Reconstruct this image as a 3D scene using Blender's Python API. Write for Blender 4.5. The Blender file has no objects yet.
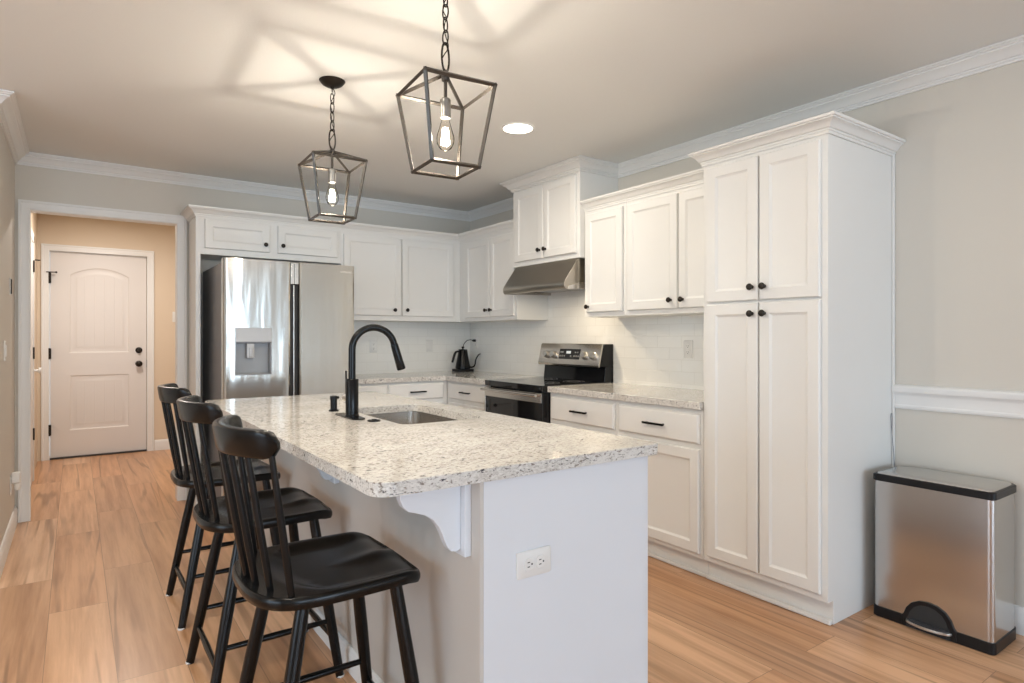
import bpy, bmesh, math, random
from mathutils import Vector, Matrix

random.seed(7)
sc = bpy.context.scene
COL = sc.collection
PI = math.pi

# ------------------------------------------------------------------ camera
cam_data = bpy.data.cameras.new('camera')
cam = bpy.data.objects.new('camera', cam_data)
COL.objects.link(cam)
cam.location = (0, 0, 1.249)
cam.rotation_euler = (PI / 2, 0, -math.radians(35.27))
cam_data.sensor_width = 36.0
cam_data.lens = 618.0 * 36.0 / 1024.0
cam_data.shift_y = -4.5 / 1024.0
cam_data.clip_start = 0.05
sc.camera = cam

# ------------------------------------------------------------------ view and world
sc.view_settings.view_transform = 'Standard'
sc.view_settings.look = 'None'
sc.view_settings.gamma = 1.0
sc.view_settings.use_curve_mapping = False
sc.view_settings.exposure = 0.12
world = bpy.data.worlds.new('world')
sc.world = world
world.use_nodes = True
world.node_tree.nodes['Background'].inputs[0].default_value = (0.80, 0.90, 1.0, 1)
world.node_tree.nodes['Background'].inputs[1].default_value = 1.0


def area_light(name, loc, rot, sx, sy, power, color, spread=PI):
    d = bpy.data.lights.new(name, 'AREA')
    d.shape = 'RECTANGLE'
    d.size, d.size_y = sx, sy
    d.energy = power
    d.color = color
    d.spread = spread
    o = bpy.data.objects.new(name, d)
    COL.objects.link(o)
    o.location = loc
    o.rotation_euler = rot
    return o


def spot_disc(name, loc, power, color, r=0.08):
    d = bpy.data.lights.new(name, 'AREA')
    d.shape = 'DISK'
    d.size = r * 2
    d.energy = power
    d.color = color
    o = bpy.data.objects.new(name, d)
    COL.objects.link(o)
    o.location = loc
    return o


DAY = (0.66, 0.82, 1.0)
WARM = (1.0, 0.90, 0.76)
CEIL = 2.49
# daylight through windows behind the camera, plus an added fill light on the left
area_light('daylight_rear_window', (-1.65, -7.12, 1.4), (PI / 2 + 0.12, 0, 0), 2.7, 2.0, 130, DAY)
area_light('daylight_rear_door', (1.80, -7.12, 1.25), (PI / 2 + 0.12, 0, 0), 2.4, 2.2, 140, DAY)
area_light('daylight_right_window', (3.395, -5.65, 1.4), (PI / 2 + 0.12, 0, PI / 2), 2.1, 2.0, 60, DAY)
area_light('daylight_side_fill', (-4.62, 0.5, 1.35), (PI / 2 + 0.12, 0, -PI / 2), 3.0, 2.1, 88, DAY)
# lamp of the recessed ceiling can in view; its trim is built separately
spot_disc('ceiling_disc_lamp', (2.148, 2.975, CEIL - 0.012), 11, WARM)
for _x, _y, _p in ((2.148, 0.85, 3), (-2.6, 1.6, 20), (-0.9, -1.2, 8), (-0.02, 1.45, 11), (-0.02, 2.55, 11)):  # added unseen ceiling lights, warm fill for the floor and walls
    spot_disc('ceiling_disc_lamp', (_x, _y, CEIL - 0.012), _p, WARM)
spot_disc('hall_lamp', (0.35, 6.6, CEIL - 0.012), 26, (1.0, 0.91, 0.82), 0.12)
# the small lamp under the range hood, switched on
spot_disc('hood_lamp', (2.85, 3.47, 1.590), 3.2, (1.0, 0.82, 0.58), 0.04)


# ------------------------------------------------------------------ materials
def new_mat(name):
    m = bpy.data.materials.new(name)
    m.use_nodes = True
    nt = m.node_tree
    b = nt.nodes['Principled BSDF']
    return m, nt, b


def N(nt, kind, **kw):
    n = nt.nodes.new(kind)
    for k, v in kw.items():
        setattr(n, k, v)
    return n


def plain(name, col, rough=0.5, metal=0.0, bump=0.0, bscale=200.0, var=0.0, spec=0.5, emit=None, estr=0.0):
    m, nt, b = new_mat(name)
    b.inputs['Base Color'].default_value = (*col, 1)
    b.inputs['Roughness'].default_value = rough
    b.inputs['Metallic'].default_value = metal
    b.inputs['Specular IOR Level'].default_value = spec
    if emit:
        b.inputs['Emission Color'].default_value = (*emit, 1)
        b.inputs['Emission Strength'].default_value = estr
    if bump or var:
        tc = N(nt, 'ShaderNodeTexCoord')
        no = N(nt, 'ShaderNodeTexNoise')
        no.inputs['Scale'].default_value = bscale
        no.inputs['Detail'].default_value = 3
        nt.links.new(tc.outputs['Object'], no.inputs['Vector'])
        if bump:
            bp = N(nt, 'ShaderNodeBump')
            bp.inputs['Strength'].default_value = bump
            bp.inputs['Distance'].default_value = 0.002
            nt.links.new(no.outputs['Fac'], bp.inputs['Height'])
            nt.links.new(bp.outputs['Normal'], b.inputs['Normal'])
        if var:
            mx = N(nt, 'ShaderNodeMix', data_type='RGBA')
            mx.inputs['A'].default_value = (*[c * (1 - var) for c in col], 1)
            mx.inputs['B'].default_value = (*[min(1, c * (1 + var)) for c in col], 1)
            nt.links.new(no.outputs['Fac'], mx.inputs['Factor'])
            nt.links.new(mx.outputs['Result'], b.inputs['Base Color'])
    return m


def granite_mat():
    m, nt, b = new_mat('speckled_granite')
    tc = N(nt, 'ShaderNodeTexCoord')
    mp = N(nt, 'ShaderNodeMapping')
    mp.inputs['Scale'].default_value = (0.68, 1.35, 1.5)
    mp.inputs['Rotation'].default_value = (0, 0, 0.12)
    nt.links.new(tc.outputs['Object'], mp.inputs['Vector'])

    def noise(scale, detail, rough=0.6, dist=0.0):
        n = N(nt, 'ShaderNodeTexNoise')
        n.inputs['Scale'].default_value = scale
        n.inputs['Detail'].default_value = detail
        n.inputs['Roughness'].default_value = rough
        n.inputs['Distortion'].default_value = dist
        nt.links.new(mp.outputs['Vector'], n.inputs['Vector'])
        return n

    def ramp(src, a, bb, ca, cb):
        r = N(nt, 'ShaderNodeValToRGB')
        r.color_ramp.elements[0].position = a
        r.color_ramp.elements[1].position = bb
        r.color_ramp.elements[0].color = (*ca, 1)
        r.color_ramp.elements[1].color = (*cb, 1)
        nt.links.new(src, r.inputs['Fac'])
        return r

    def mix(fac, a, bcol):
        x = N(nt, 'ShaderNodeMix', data_type='RGBA')
        nt.links.new(fac, x.inputs['Factor'])
        nt.links.new(a, x.inputs['A'])
        if isinstance(bcol, tuple):
            x.inputs['B'].default_value = (*bcol, 1)
        else:
            nt.links.new(bcol, x.inputs['B'])
        return x.outputs['Result']
    base = ramp(noise(7, 5, 0.65).outputs['Fac'], 0.34, 0.68, (0.46, 0.425, 0.375), (0.735, 0.715, 0.675))
    fine = ramp(noise(150, 3, 0.7).outputs['Fac'], 0.42, 0.60, (0, 0, 0), (1, 1, 1))
    c = mix(fine.outputs['Color'], base.outputs['Color'], (0.76, 0.735, 0.69))
    flecks = ramp(noise(100, 5, 0.66, 0.3).outputs['Fac'], 0.55, 0.62, (0, 0, 0), (1, 1, 1))
    c = mix(flecks.outputs['Color'], c, (0.235, 0.20, 0.17))
    dark = ramp(noise(64, 4, 0.6, 0.5).outputs['Fac'], 0.615, 0.66, (0, 0, 0), (1, 1, 1))
    c = mix(dark.outputs['Color'], c, (0.050, 0.047, 0.052))
    nt.links.new(c, b.inputs['Base Color'])
    b.inputs['Roughness'].default_value = 0.09
    b.inputs['Specular IOR Level'].default_value = 0.55
    return m


def floor_mat():
    m, nt, b = new_mat('oak_plank_floor')
    tc = N(nt, 'ShaderNodeTexCoord')
    sep = N(nt, 'ShaderNodeSeparateXYZ')
    nt.links.new(tc.outputs['Object'], sep.inputs[0])
    addx = N(nt, 'ShaderNodeMath', operation='ADD')
    nt.links.new(sep.outputs['X'], addx.inputs[0])
    addx.inputs[1].default_value = 0.0962 + 0.224 * 40
    addy = N(nt, 'ShaderNodeMath', operation='ADD')
    nt.links.new(sep.outputs['Y'], addy.inputs[0])
    addy.inputs[1].default_value = 30.35
    comb = N(nt, 'ShaderNodeCombineXYZ')
    nt.links.new(addy.outputs[0], comb.inputs['X'])
    nt.links.new(addx.outputs[0], comb.inputs['Y'])
    br = N(nt, 'ShaderNodeTexBrick')
    br.offset = 0.37
    br.offset_frequency = 2
    br.inputs['Scale'].default_value = 1.0
    br.inputs['Brick Width'].default_value = 1.32
    br.inputs['Row Height'].default_value = 0.224
    br.inputs['Mortar Size'].default_value = 0.0011
    br.inputs['Mortar Smooth'].default_value = 0.3
    br.inputs['Bias'].default_value = 0.0
    br.inputs['Color1'].default_value = (0.0, 0.0, 0.0, 1)
    br.inputs['Color2'].default_value = (1.0, 1.0, 1.0, 1)
    br.inputs['Mortar'].default_value = (0.5, 0.5, 0.5, 1)
    nt.links.new(comb.outputs[0], br.inputs['Vector'])
    tone = N(nt, 'ShaderNodeValToRGB')
    cr = tone.color_ramp
    cr.elements[0].color = (0.60, 0.335, 0.180, 1)
    cr.elements[1].color = (0.72, 0.475, 0.310, 1)
    e = cr.elements.new(0.35)
    e.color = (0.54, 0.315, 0.178, 1)
    e = cr.elements.new(0.7)
    e.color = (0.66, 0.395, 0.225, 1)
    nt.links.new(br.outputs['Color'], tone.inputs['Fac'])
    # grain: noise stretched along each plank, shifted from plank to plank
    sh = N(nt, 'ShaderNodeMath', operation='MULTIPLY')
    sh.inputs[1].default_value = 37.0
    nt.links.new(br.outputs['Color'], sh.inputs[0])
    gv = N(nt, 'ShaderNodeCombineXYZ')
    nt.links.new(addy.outputs[0], gv.inputs['X'])
    nt.links.new(addx.outputs[0], gv.inputs['Y'])
    nt.links.new(sh.outputs[0], gv.inputs['Z'])
    mp = N(nt, 'ShaderNodeMapping')
    mp.inputs['Scale'].default_value = (0.5, 9.0, 1.0)
    nt.links.new(gv.outputs[0], mp.inputs['Vector'])
    g1 = N(nt, 'ShaderNodeTexNoise')
    g1.inputs['Scale'].default_value = 2.2
    g1.inputs['Detail'].default_value = 7
    g1.inputs['Roughness'].default_value = 0.62
    g1.inputs['Distortion'].default_value = 0.25
    nt.links.new(mp.outputs[0], g1.inputs['Vector'])
    # cathedral figure: rings of the same stretched field
    ring = N(nt, 'ShaderNodeMath', operation='MULTIPLY')
    ring.inputs[1].default_value = 60.0
    g2 = N(nt, 'ShaderNodeTexNoise')
    g2.inputs['Scale'].default_value = 0.75
    g2.inputs['Detail'].default_value = 3
    g2.inputs['Roughness'].default_value = 0.40
    mp2 = N(nt, 'ShaderNodeMapping')
    mp2.inputs['Scale'].default_value = (0.30, 5.5, 1.0)
    nt.links.new(gv.outputs[0], mp2.inputs['Vector'])
    nt.links.new(mp2.outputs[0], g2.inputs['Vector'])
    nt.links.new(g2.outputs['Fac'], ring.inputs[0])
    sn = N(nt, 'ShaderNodeMath', operation='SINE')
    nt.links.new(ring.outputs[0], sn.inputs[0])
    rr_ = N(nt, 'ShaderNodeMapRange')
    rr_.inputs['From Min'].default_value = 0.55
    rr_.inputs['From Max'].default_value = 1.0
    nt.links.new(sn.outputs[0], rr_.inputs['Value'])
    patch = N(nt, 'ShaderNodeMapRange')
    patch.inputs['From Min'].default_value = 0.46
    patch.inputs['From Max'].default_value = 0.62
    patch.inputs['To Max'].default_value = 0.62
    g3 = N(nt, 'ShaderNodeTexNoise')
    g3.inputs['Scale'].default_value = 1.1
    g3.inputs['Detail'].default_value = 2
    mp3 = N(nt, 'ShaderNodeMapping')
    mp3.inputs['Scale'].default_value = (0.8, 3.5, 1.0)
    nt.links.new(gv.outputs[0], mp3.inputs['Vector'])
    nt.links.new(mp3.outputs[0], g3.inputs['Vector'])
    nt.links.new(g3.outputs['Fac'], patch.inputs['Value'])
    pr = N(nt, 'ShaderNodeMath', operation='MULTIPLY')
    nt.links.new(rr_.outputs[0], pr.inputs[0])
    nt.links.new(patch.outputs[0], pr.inputs[1])
    gr = N(nt, 'ShaderNodeValToRGB')
    gr.color_ramp.elements[0].position = 0.27
    gr.color_ramp.elements[0].color = (0.66, 0.55, 0.45, 1)
    gr.color_ramp.elements[1].position = 0.62
    gr.color_ramp.elements[1].color = (1.06, 1.04, 1.02, 1)
    nt.links.new(g1.outputs['Fac'], gr.inputs['Fac'])
    mul = N(nt, 'ShaderNodeMix', data_type='RGBA', blend_type='MULTIPLY')
    mul.inputs['Factor'].default_value = 1.0
    nt.links.new(tone.outputs['Color'], mul.inputs['A'])
    nt.links.new(gr.outputs['Color'], mul.inputs['B'])
    mx = N(nt, 'ShaderNodeMix', data_type='RGBA')
    mx.inputs['B'].default_value = (0.20, 0.095, 0.04, 1)
    nt.links.new(pr.outputs[0], mx.inputs['Factor'])
    nt.links.new(mul.outputs['Result'], mx.inputs['A'])
    mo = N(nt, 'ShaderNodeMix', data_type='RGBA')
    mo.inputs['B'].default_value = (0.22, 0.12, 0.06, 1)
    nt.links.new(br.outputs['Fac'], mo.inputs['Factor'])
    nt.links.new(mx.outputs['Result'], mo.inputs['A'])
    nt.links.new(mo.outputs['Result'], b.inputs['Base Color'])
    b.inputs['Roughness'].default_value = 0.30
    bp = N(nt, 'ShaderNodeBump')
    bp.inputs['Strength'].default_value = 0.12
    bp.inputs['Distance'].default_value = 0.002
    inv = N(nt, 'ShaderNodeMath', operation='SUBTRACT')
    nt.links.new(g1.outputs['Fac'], inv.inputs[0])
    nt.links.new(br.outputs['Fac'], inv.inputs[1])
    nt.links.new(inv.outputs[0], bp.inputs['Height'])
    nt.links.new(bp.outputs['Normal'], b.inputs['Normal'])
    return m


def tile_mat(name, axis):
    m, nt, b = new_mat(name)
    tc = N(nt, 'ShaderNodeTexCoord')
    sep = N(nt, 'ShaderNodeSeparateXYZ')
    nt.links.new(tc.outputs['Object'], sep.inputs[0])
    comb = N(nt, 'ShaderNodeCombineXYZ')
    nt.links.new(sep.outputs[axis], comb.inputs['X'])
    nt.links.new(sep.outputs['Z'], comb.inputs['Y'])
    br = N(nt, 'ShaderNodeTexBrick')
    br.offset = 0.5
    br.inputs['Scale'].default_value = 1.0
    br.inputs['Brick Width'].default_value = 0.205
    br.inputs['Row Height'].default_value = 0.0785
    br.inputs['Mortar Size'].default_value = 0.0016
    br.inputs['Mortar Smooth'].default_value = 0.6
    br.inputs['Color1'].default_value = (0.86, 0.85, 0.81, 1)
    br.inputs['Color2'].default_value = (0.88, 0.87, 0.83, 1)
    br.inputs['Mortar'].default_value = (0.78, 0.765, 0.72, 1)
    nt.links.new(comb.outputs[0], br.inputs['Vector'])
    nt.links.new(br.outputs['Color'], b.inputs['Base Color'])
    b.inputs['Roughness'].default_value = 0.14
    bp = N(nt, 'ShaderNodeBump')
    bp.inputs['Strength'].default_value = 0.5
    bp.inputs['Distance'].default_value = 0.0015
    bp.invert = True
    nt.links.new(br.outputs['Fac'], bp.inputs['Height'])
    nt.links.new(bp.outputs['Normal'], b.inputs['Normal'])
    return m


def steel_mat(name, col, rough, wav=0.0, brush=(1, 1, 120), bstr=0.02, wscale=(5.0, 0.0, 0.9)):
    """Stainless sheet: fine brushing, and for thin doors a slight oil-canning of the sheet."""
    m, nt, b = new_mat(name)
    b.inputs['Base Color'].default_value = (*col, 1)
    b.inputs['Metallic'].default_value = 1.0
    b.inputs['Roughness'].default_value = rough
    tc = N(nt, 'ShaderNodeTexCoord')
    mp = N(nt, 'ShaderNodeMapping')
    mp.inputs['Scale'].default_value = brush
    nt.links.new(tc.outputs['Object'], mp.inputs['Vector'])
    no = N(nt, 'ShaderNodeTexNoise')
    no.inputs['Scale'].default_value = 6.0
    no.inputs['Detail'].default_value = 4
    nt.links.new(mp.outputs[0], no.inputs['Vector'])
    bp = N(nt, 'ShaderNodeBump')
    bp.inputs['Strength'].default_value = bstr
    bp.inputs['Distance'].default_value = 0.001
    nt.links.new(no.outputs['Fac'], bp.inputs['Height'])
    last = bp
    if wav:
        mw = N(nt, 'ShaderNodeMapping')
        mw.inputs['Scale'].default_value = wscale
        nt.links.new(tc.outputs['Object'], mw.inputs['Vector'])
        nw = N(nt, 'ShaderNodeTexNoise')
        nw.inputs['Scale'].default_value = 1.6
        nw.inputs['Detail'].default_value = 1.5
        nt.links.new(mw.outputs[0], nw.inputs['Vector'])
        b2 = N(nt, 'ShaderNodeBump')
        b2.inputs['Strength'].default_value = wav
        b2.inputs['Distance'].default_value = 0.02
        nt.links.new(nw.outputs['Fac'], b2.inputs['Height'])
        nt.links.new(bp.outputs['Normal'], b2.inputs['Normal'])
        last = b2
    nt.links.new(last.outputs['Normal'], b.inputs['Normal'])
    return m


def clear_mat(name, tint=(1, 1, 1), gloss=0.12, rough=0.02):
    m = bpy.data.materials.new(name)
    m.use_nodes = True
    nt = m.node_tree
    nt.nodes.clear()
    out = N(nt, 'ShaderNodeOutputMaterial')
    tr = N(nt, 'ShaderNodeBsdfTransparent')
    tr.inputs[0].default_value = (*tint, 1)
    gl = N(nt, 'ShaderNodeBsdfGlossy')
    gl.inputs['Roughness'].default_value = rough
    lw = N(nt, 'ShaderNodeLayerWeight')
    lw.inputs['Blend'].default_value = gloss
    mx = N(nt, 'ShaderNodeMixShader')
    nt.links.new(lw.outputs['Fresnel'], mx.inputs[0])
    nt.links.new(tr.outputs[0], mx.inputs[1])
    nt.links.new(gl.outputs[0], mx.inputs[2])
    nt.links.new(mx.outputs[0], out.inputs[0])
    return m


M = dict(
    wall=plain('greige_wall_paint', (0.645, 0.61, 0.545), 0.6, bump=0.08, bscale=350),
    hall=plain('tan_hall_paint', (0.72, 0.60, 0.46), 0.6, bump=0.08, bscale=350),
    ceiling=plain('ceiling_paint', (0.79, 0.80, 0.785), 0.8, bump=0.25, bscale=90),
    trim=plain('white_trim_paint', (0.80, 0.80, 0.785), 0.38, var=0.01, bscale=8),
    cab=plain('white_cabinet_paint', (0.78, 0.772, 0.742), 0.40, var=0.012, bscale=6),
    island=plain('island_white_cool_cast', (0.735, 0.755, 0.785), 0.42, var=0.012, bscale=6),  # white paint with the cool daylight cast mixed into its colour
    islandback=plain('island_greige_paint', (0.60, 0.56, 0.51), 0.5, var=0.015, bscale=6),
    door=plain('white_door_paint', (0.73, 0.70, 0.675), 0.42, var=0.01, bscale=5),
    bronze=plain('dark_bronze', (0.022, 0.017, 0.013), 0.42, 0.6, var=0.2, bscale=40),
    black=plain('satin_black_metal', (0.004, 0.004, 0.0045), 0.22, 0.0, spec=0.25, var=0.1, bscale=30),
    stool=plain('black_stained_wood', (0.0040, 0.0038, 0.0036), 0.24, bump=0.06, bscale=60, var=0.25, spec=0.30),
    lantern=plain('gunmetal_lantern', (0.075, 0.067, 0.059), 0.36, 0.8, var=0.25, bscale=30),
    plastic=plain('white_plastic', (0.78, 0.77, 0.74), 0.35, var=0.01, bscale=10),
    slot=plain('dark_slot', (0.02, 0.02, 0.02), 0.6, var=0.1, bscale=50),
    blackglass=plain('black_glass', (0.006, 0.006, 0.007), 0.05, var=0.05, bscale=3),
    blackplastic=plain('black_plastic', (0.007, 0.007, 0.008), 0.36, bump=0.05, bscale=300, spec=0.3),
    pedal=plain('grey_pedal_rubber', (0.045, 0.047, 0.052), 0.5, bump=0.1, bscale=400),
    darkgrey=plain('dark_grey_metal', (0.20, 0.20, 0.205), 0.45, 0.4, var=0.05, bscale=10),
    midgrey=plain('grey_dispenser', (0.27, 0.27, 0.27), 0.35, 0.2, var=0.04, bscale=10),
    steel=steel_mat('brushed_steel', (0.60, 0.57, 0.53), 0.22),
    fridge=steel_mat('fridge_steel', (0.60, 0.575, 0.53), 0.15, wav=0.24, bstr=0.015, wscale=(7.0, 0.0, 1.1)),
    fridgeflat=steel_mat('fridge_steel_wall_tint', (0.56, 0.525, 0.465), 0.17, wav=0.09, bstr=0.015, wscale=(6.0, 0.0, 0.8)),  # right door: flatter sheet, warm wall reflection tinted into the steel colour
    dispenser=plain('silver_plastic', (0.42, 0.42, 0.42), 0.42, 0.3, var=0.03, bscale=12),
    cansteel=steel_mat('bin_steel', (0.55, 0.535, 0.52), 0.20, brush=(1, 1, 0.02), bstr=0.012),
    hoodsteel=steel_mat('hood_steel', (0.42, 0.385, 0.33), 0.28, brush=(1, 0.05, 1)),
    sinksteel=steel_mat('sink_steel', (0.56, 0.53, 0.49), 0.26),
    nickel=steel_mat('brushed_nickel', (0.62, 0.60, 0.57), 0.30),
    socket=steel_mat('socket_nickel', (0.33, 0.32, 0.30), 0.34),
    glow=plain('lit_diffuser', (1, 1, 1), 0.5, emit=(1.0, 0.90, 0.74), estr=7.0, var=0.01),
    filament=plain('glowing_filament', (1, 0.8, 0.5), 0.5, emit=(1.0, 0.80, 0.50), estr=90.0, var=0.01),
    bulb=clear_mat('bulb_glass', (1, 0.98, 0.95), 0.10),
    pane=clear_mat('window_glass', (0.97, 0.99, 1.0), 0.10),
    cord=plain('grey_cord', (0.25, 0.25, 0.27), 0.5, var=0.05, bscale=50),
    threshold=plain('dark_threshold', (0.035, 0.03, 0.028), 0.5, var=0.1, bscale=20),
    logo=plain('pale_lettering', (0.75, 0.73, 0.68), 0.4, 0.3, var=0.02, bscale=20),
    display=plain('lit_clock_display', (0.5, 0.55, 0.6), 0.3, emit=(0.75, 0.85, 0.85), estr=0.22, var=0.01),
    granite=granite_mat(),
    floor=floor_mat(),
    tile_back=tile_mat('subway_tile_back', 'X'),
    tile_right=tile_mat('subway_tile_right', 'Y'),
)


# ------------------------------------------------------------------ mesh helpers
class MB:
    def __init__(self):
        self.bm = bmesh.new()

    def box(self, x0, x1, y0, y1, z0, z1):
        vs = [self.bm.verts.new(p) for p in ((x0, y0, z0), (x1, y0, z0), (x1, y1, z0), (x0, y1, z0),
                                             (x0, y0, z1), (x1, y0, z1), (x1, y1, z1), (x0, y1, z1))]
        for f in ((0, 3, 2, 1), (4, 5, 6, 7), (0, 1, 5, 4), (1, 2, 6, 5), (2, 3, 7, 6), (3, 0, 4, 7)):
            self.bm.faces.new([vs[i] for i in f])
        return self

    def loft(self, loops, closed=True, cap0=True, cap1=True):
        rows = [[self.bm.verts.new(p) for p in lp] for lp in loops]
        n = len(rows[0])
        for a, b in zip(rows, rows[1:]):
            for i in range(n if closed else n - 1):
                j = (i + 1) % n
                try:
                    self.bm.faces.new((a[i], a[j], b[j], b[i]))
                except ValueError:
                    pass
        if cap0:
            self.bm.faces.new(list(reversed(rows[0])))
        if cap1:
            self.bm.faces.new(rows[-1])
        return self

    def prism(self, pts, fn, a, b):
        """pts: 2-D outline; fn(u, v, w) -> xyz; extruded from w=a to w=b"""
        return self.loft([[fn(u, v, a) for u, v in pts], [fn(u, v, b) for u, v in pts]])

    def tube(self, path, r, segs=10, cap=True, closed=False, flat=1.0):
        path = [Vector(p) for p in path]
        n = len(path)
        rs = r if isinstance(r, (list, tuple)) else [r] * n
        tang = []
        for i in range(n):
            if closed:
                t = path[(i + 1) % n] - path[i - 1]
            else:
                t = path[min(i + 1, n - 1)] - path[max(i - 1, 0)]
            tang.append(t.normalized())
        up = Vector((0, 0, 1))
        if abs(tang[0].dot(up)) > 0.9:
            up = Vector((1, 0, 0))
        u = tang[0].cross(up).normalized()
        loops = []
        for i in range(n):
            t = tang[i]
            u = (u - t * u.dot(t)).normalized()
            v = t.cross(u)
            loops.append([path[i] + (u * math.cos(2 * PI * k / segs) + v * flat * math.sin(2 * PI * k / segs)) * rs[i]
                          for k in range(segs)])
        if closed:
            loops.append(loops[0])
            rows = [[self.bm.verts.new(p) for p in lp] for lp in loops[:-1]]
            rows.append(rows[0])
            for a, b in zip(rows, rows[1:]):
                for i in range(segs):
                    j = (i + 1) % segs
                    self.bm.faces.new((a[i], a[j], b[j], b[i]))
        else:
            self.loft(loops, True, cap, cap)
        return self

    def lathe(self, prof, c=(0, 0, 0), axis='z', segs=24, cap0=True, cap1=True):
        """prof: (radius, height) pairs; axis: z, or -x / -y for hardware that sticks out of a front"""
        def put(r, h, a):
            p = (r * math.cos(a), r * math.sin(a), h)
            if axis == 'z':
                q = p
            elif axis == '-x':
                q = (-h, p[0], p[1])
            elif axis == 'x':
                q = (h, p[0], p[1])
            elif axis == '-y':
                q = (p[0], -h, p[1])
            else:
                q = (p[0], h, p[1])
            return (q[0] + c[0], q[1] + c[1], q[2] + c[2])
        loops = [[put(max(r, 1e-4), h, 2 * PI * k / segs) for k in range(segs)] for r, h in prof]
        return self.loft(loops, True, cap0, cap1)

    def poly_slab(self, outer, holes, z0, z1):
        bm2 = bmesh.new()
        edges = []
        for lp in [outer] + list(holes):
            vs = [bm2.verts.new((p[0], p[1], z0)) for p in lp]
            for i in range(len(vs)):
                edges.append(bm2.edges.new((vs[i], vs[(i + 1) % len(vs)])))
        if holes:
            bmesh.ops.triangle_fill(bm2, use_beauty=True, edges=edges)
        else:
            bm2.faces.new(list(bm2.verts))
        r = bmesh.ops.extrude_face_region(bm2, geom=list(bm2.faces))
        bmesh.ops.translate(bm2, vec=(0, 0, z1 - z0), verts=[e for e in r['geom'] if isinstance(e, bmesh.types.BMVert)])
        me = bpy.data.meshes.new('tmp')
        bm2.to_mesh(me)
        bm2.free()
        self.bm.from_mesh(me)
        bpy.data.meshes.remove(me)
        return self

    def transform(self, mat):
        bmesh.ops.transform(self.bm, matrix=mat, verts=self.bm.verts)
        return self

    def build(self, name, mat, parent=None, bev=0.0, ang=35, origin=None, seg=2):
        off = Vector(origin) if origin is not None else world_loc(parent)
        bmesh.ops.recalc_face_normals(self.bm, faces=self.bm.faces)
        if off.length:
            bmesh.ops.translate(self.bm, vec=-off, verts=self.bm.verts)
        me = bpy.data.meshes.new(name)
        self.bm.to_mesh(me)
        self.bm.free()
        for p in me.polygons:
            p.use_smooth = True
        me.set_sharp_from_angle(angle=math.radians(ang))
        me.materials.append(M[mat])
        o = bpy.data.objects.new(name, me)
        COL.objects.link(o)
        if parent is not None:
            o.parent = parent
        else:
            o.location = off
        if bev:
            b = o.modifiers.new('bevel', 'BEVEL')
            b.width = bev
            b.segments = seg
            b.limit_method = 'ANGLE'
            b.angle_limit = math.radians(40)
            b.harden_normals = True
        return o


def world_loc(o):
    v = Vector((0, 0, 0))
    while o is not None:
        v += Vector(o.location)
        o = o.parent
    return v


def thing(name, label, cat, loc=(0, 0, 0), group=None):
    o = bpy.data.objects.new(name, None)
    COL.objects.link(o)
    o.empty_display_size = 0.05
    o.location = loc
    return tag(o, label, cat, group)


def tag(o, label, cat, group=None):
    o['label'] = label
    o['category'] = cat
    if group:
        o['group'] = group
    return o


def structure(o):
    o['kind'] = 'structure'
    return o


def copy_tree(o, parent=None):
    c = o.copy()
    COL.objects.link(c)
    if parent is not None:
        c.parent = parent
    for ch in list(o.children):
        copy_tree(ch, c)
    return c


def rrect(x0, x1, y0, y1, r, n=6):
    """rounded rectangle, counter-clockwise; r may be 4 radii: (x0,y0) (x1,y0) (x1,y1) (x0,y1)"""
    rs = r if isinstance(r, (list, tuple)) else (r,) * 4
    out = []
    for (cx, cy, a0, q) in ((x0 + rs[0], y0 + rs[0], PI, rs[0]), (x1 - rs[1], y0 + rs[1], 1.5 * PI, rs[1]),
                            (x1 - rs[2], y1 - rs[2], 0, rs[2]), (x0 + rs[3], y1 - rs[3], PI / 2, rs[3])):
        for k in range(n + 1):
            a = a0 + PI / 2 * k / n
            out.append((cx + q * math.cos(a), cy + q * math.sin(a)))
    return out


def crown_sweep(mb, path, prof, zbase, side=1):
    """Sweep (out, up) profile along a plan polyline with mitred corners; side picks the outward normal."""
    pts = [Vector(p) for p in path]
    nrm = []
    for a, b in zip(pts, pts[1:]):
        d = (b - a).normalized()
        nrm.append(Vector((-d.y, d.x)) * side)
    loops = []
    for i, p in enumerate(pts):
        n1 = nrm[max(i - 1, 0)]
        n2 = nrm[min(i, len(nrm) - 1)]
        o = (n1 + n2) / (1 + n1.dot(n2))
        loops.append([(p.x + o.x * u, p.y + o.y * u, zbase + z) for u, z in prof])
    return mb.loft(loops, True, True, True)


CABCROWN = [(0, -.010), (.007, -.010), (.007, .002), (.011, .004), (.011, .012), (.018, .014), (.022, .020), (.029, .031), (.039, .039), (.047, .042), (.047, .047), (.054, .049), (.056, .060), (0, .060)]
ROOMCROWN = [(0, -.078), (.011, -.078), (.011, -.068), (.017, -.066), (.017, -.058), (.025, -.056), (.034, -.044), (.046, -.031), (.060, -.024), (.060, -.017), (.070, -.014), (.070, -.010), (.080, -.008), (.080, 0), (0, 0)]

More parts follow.
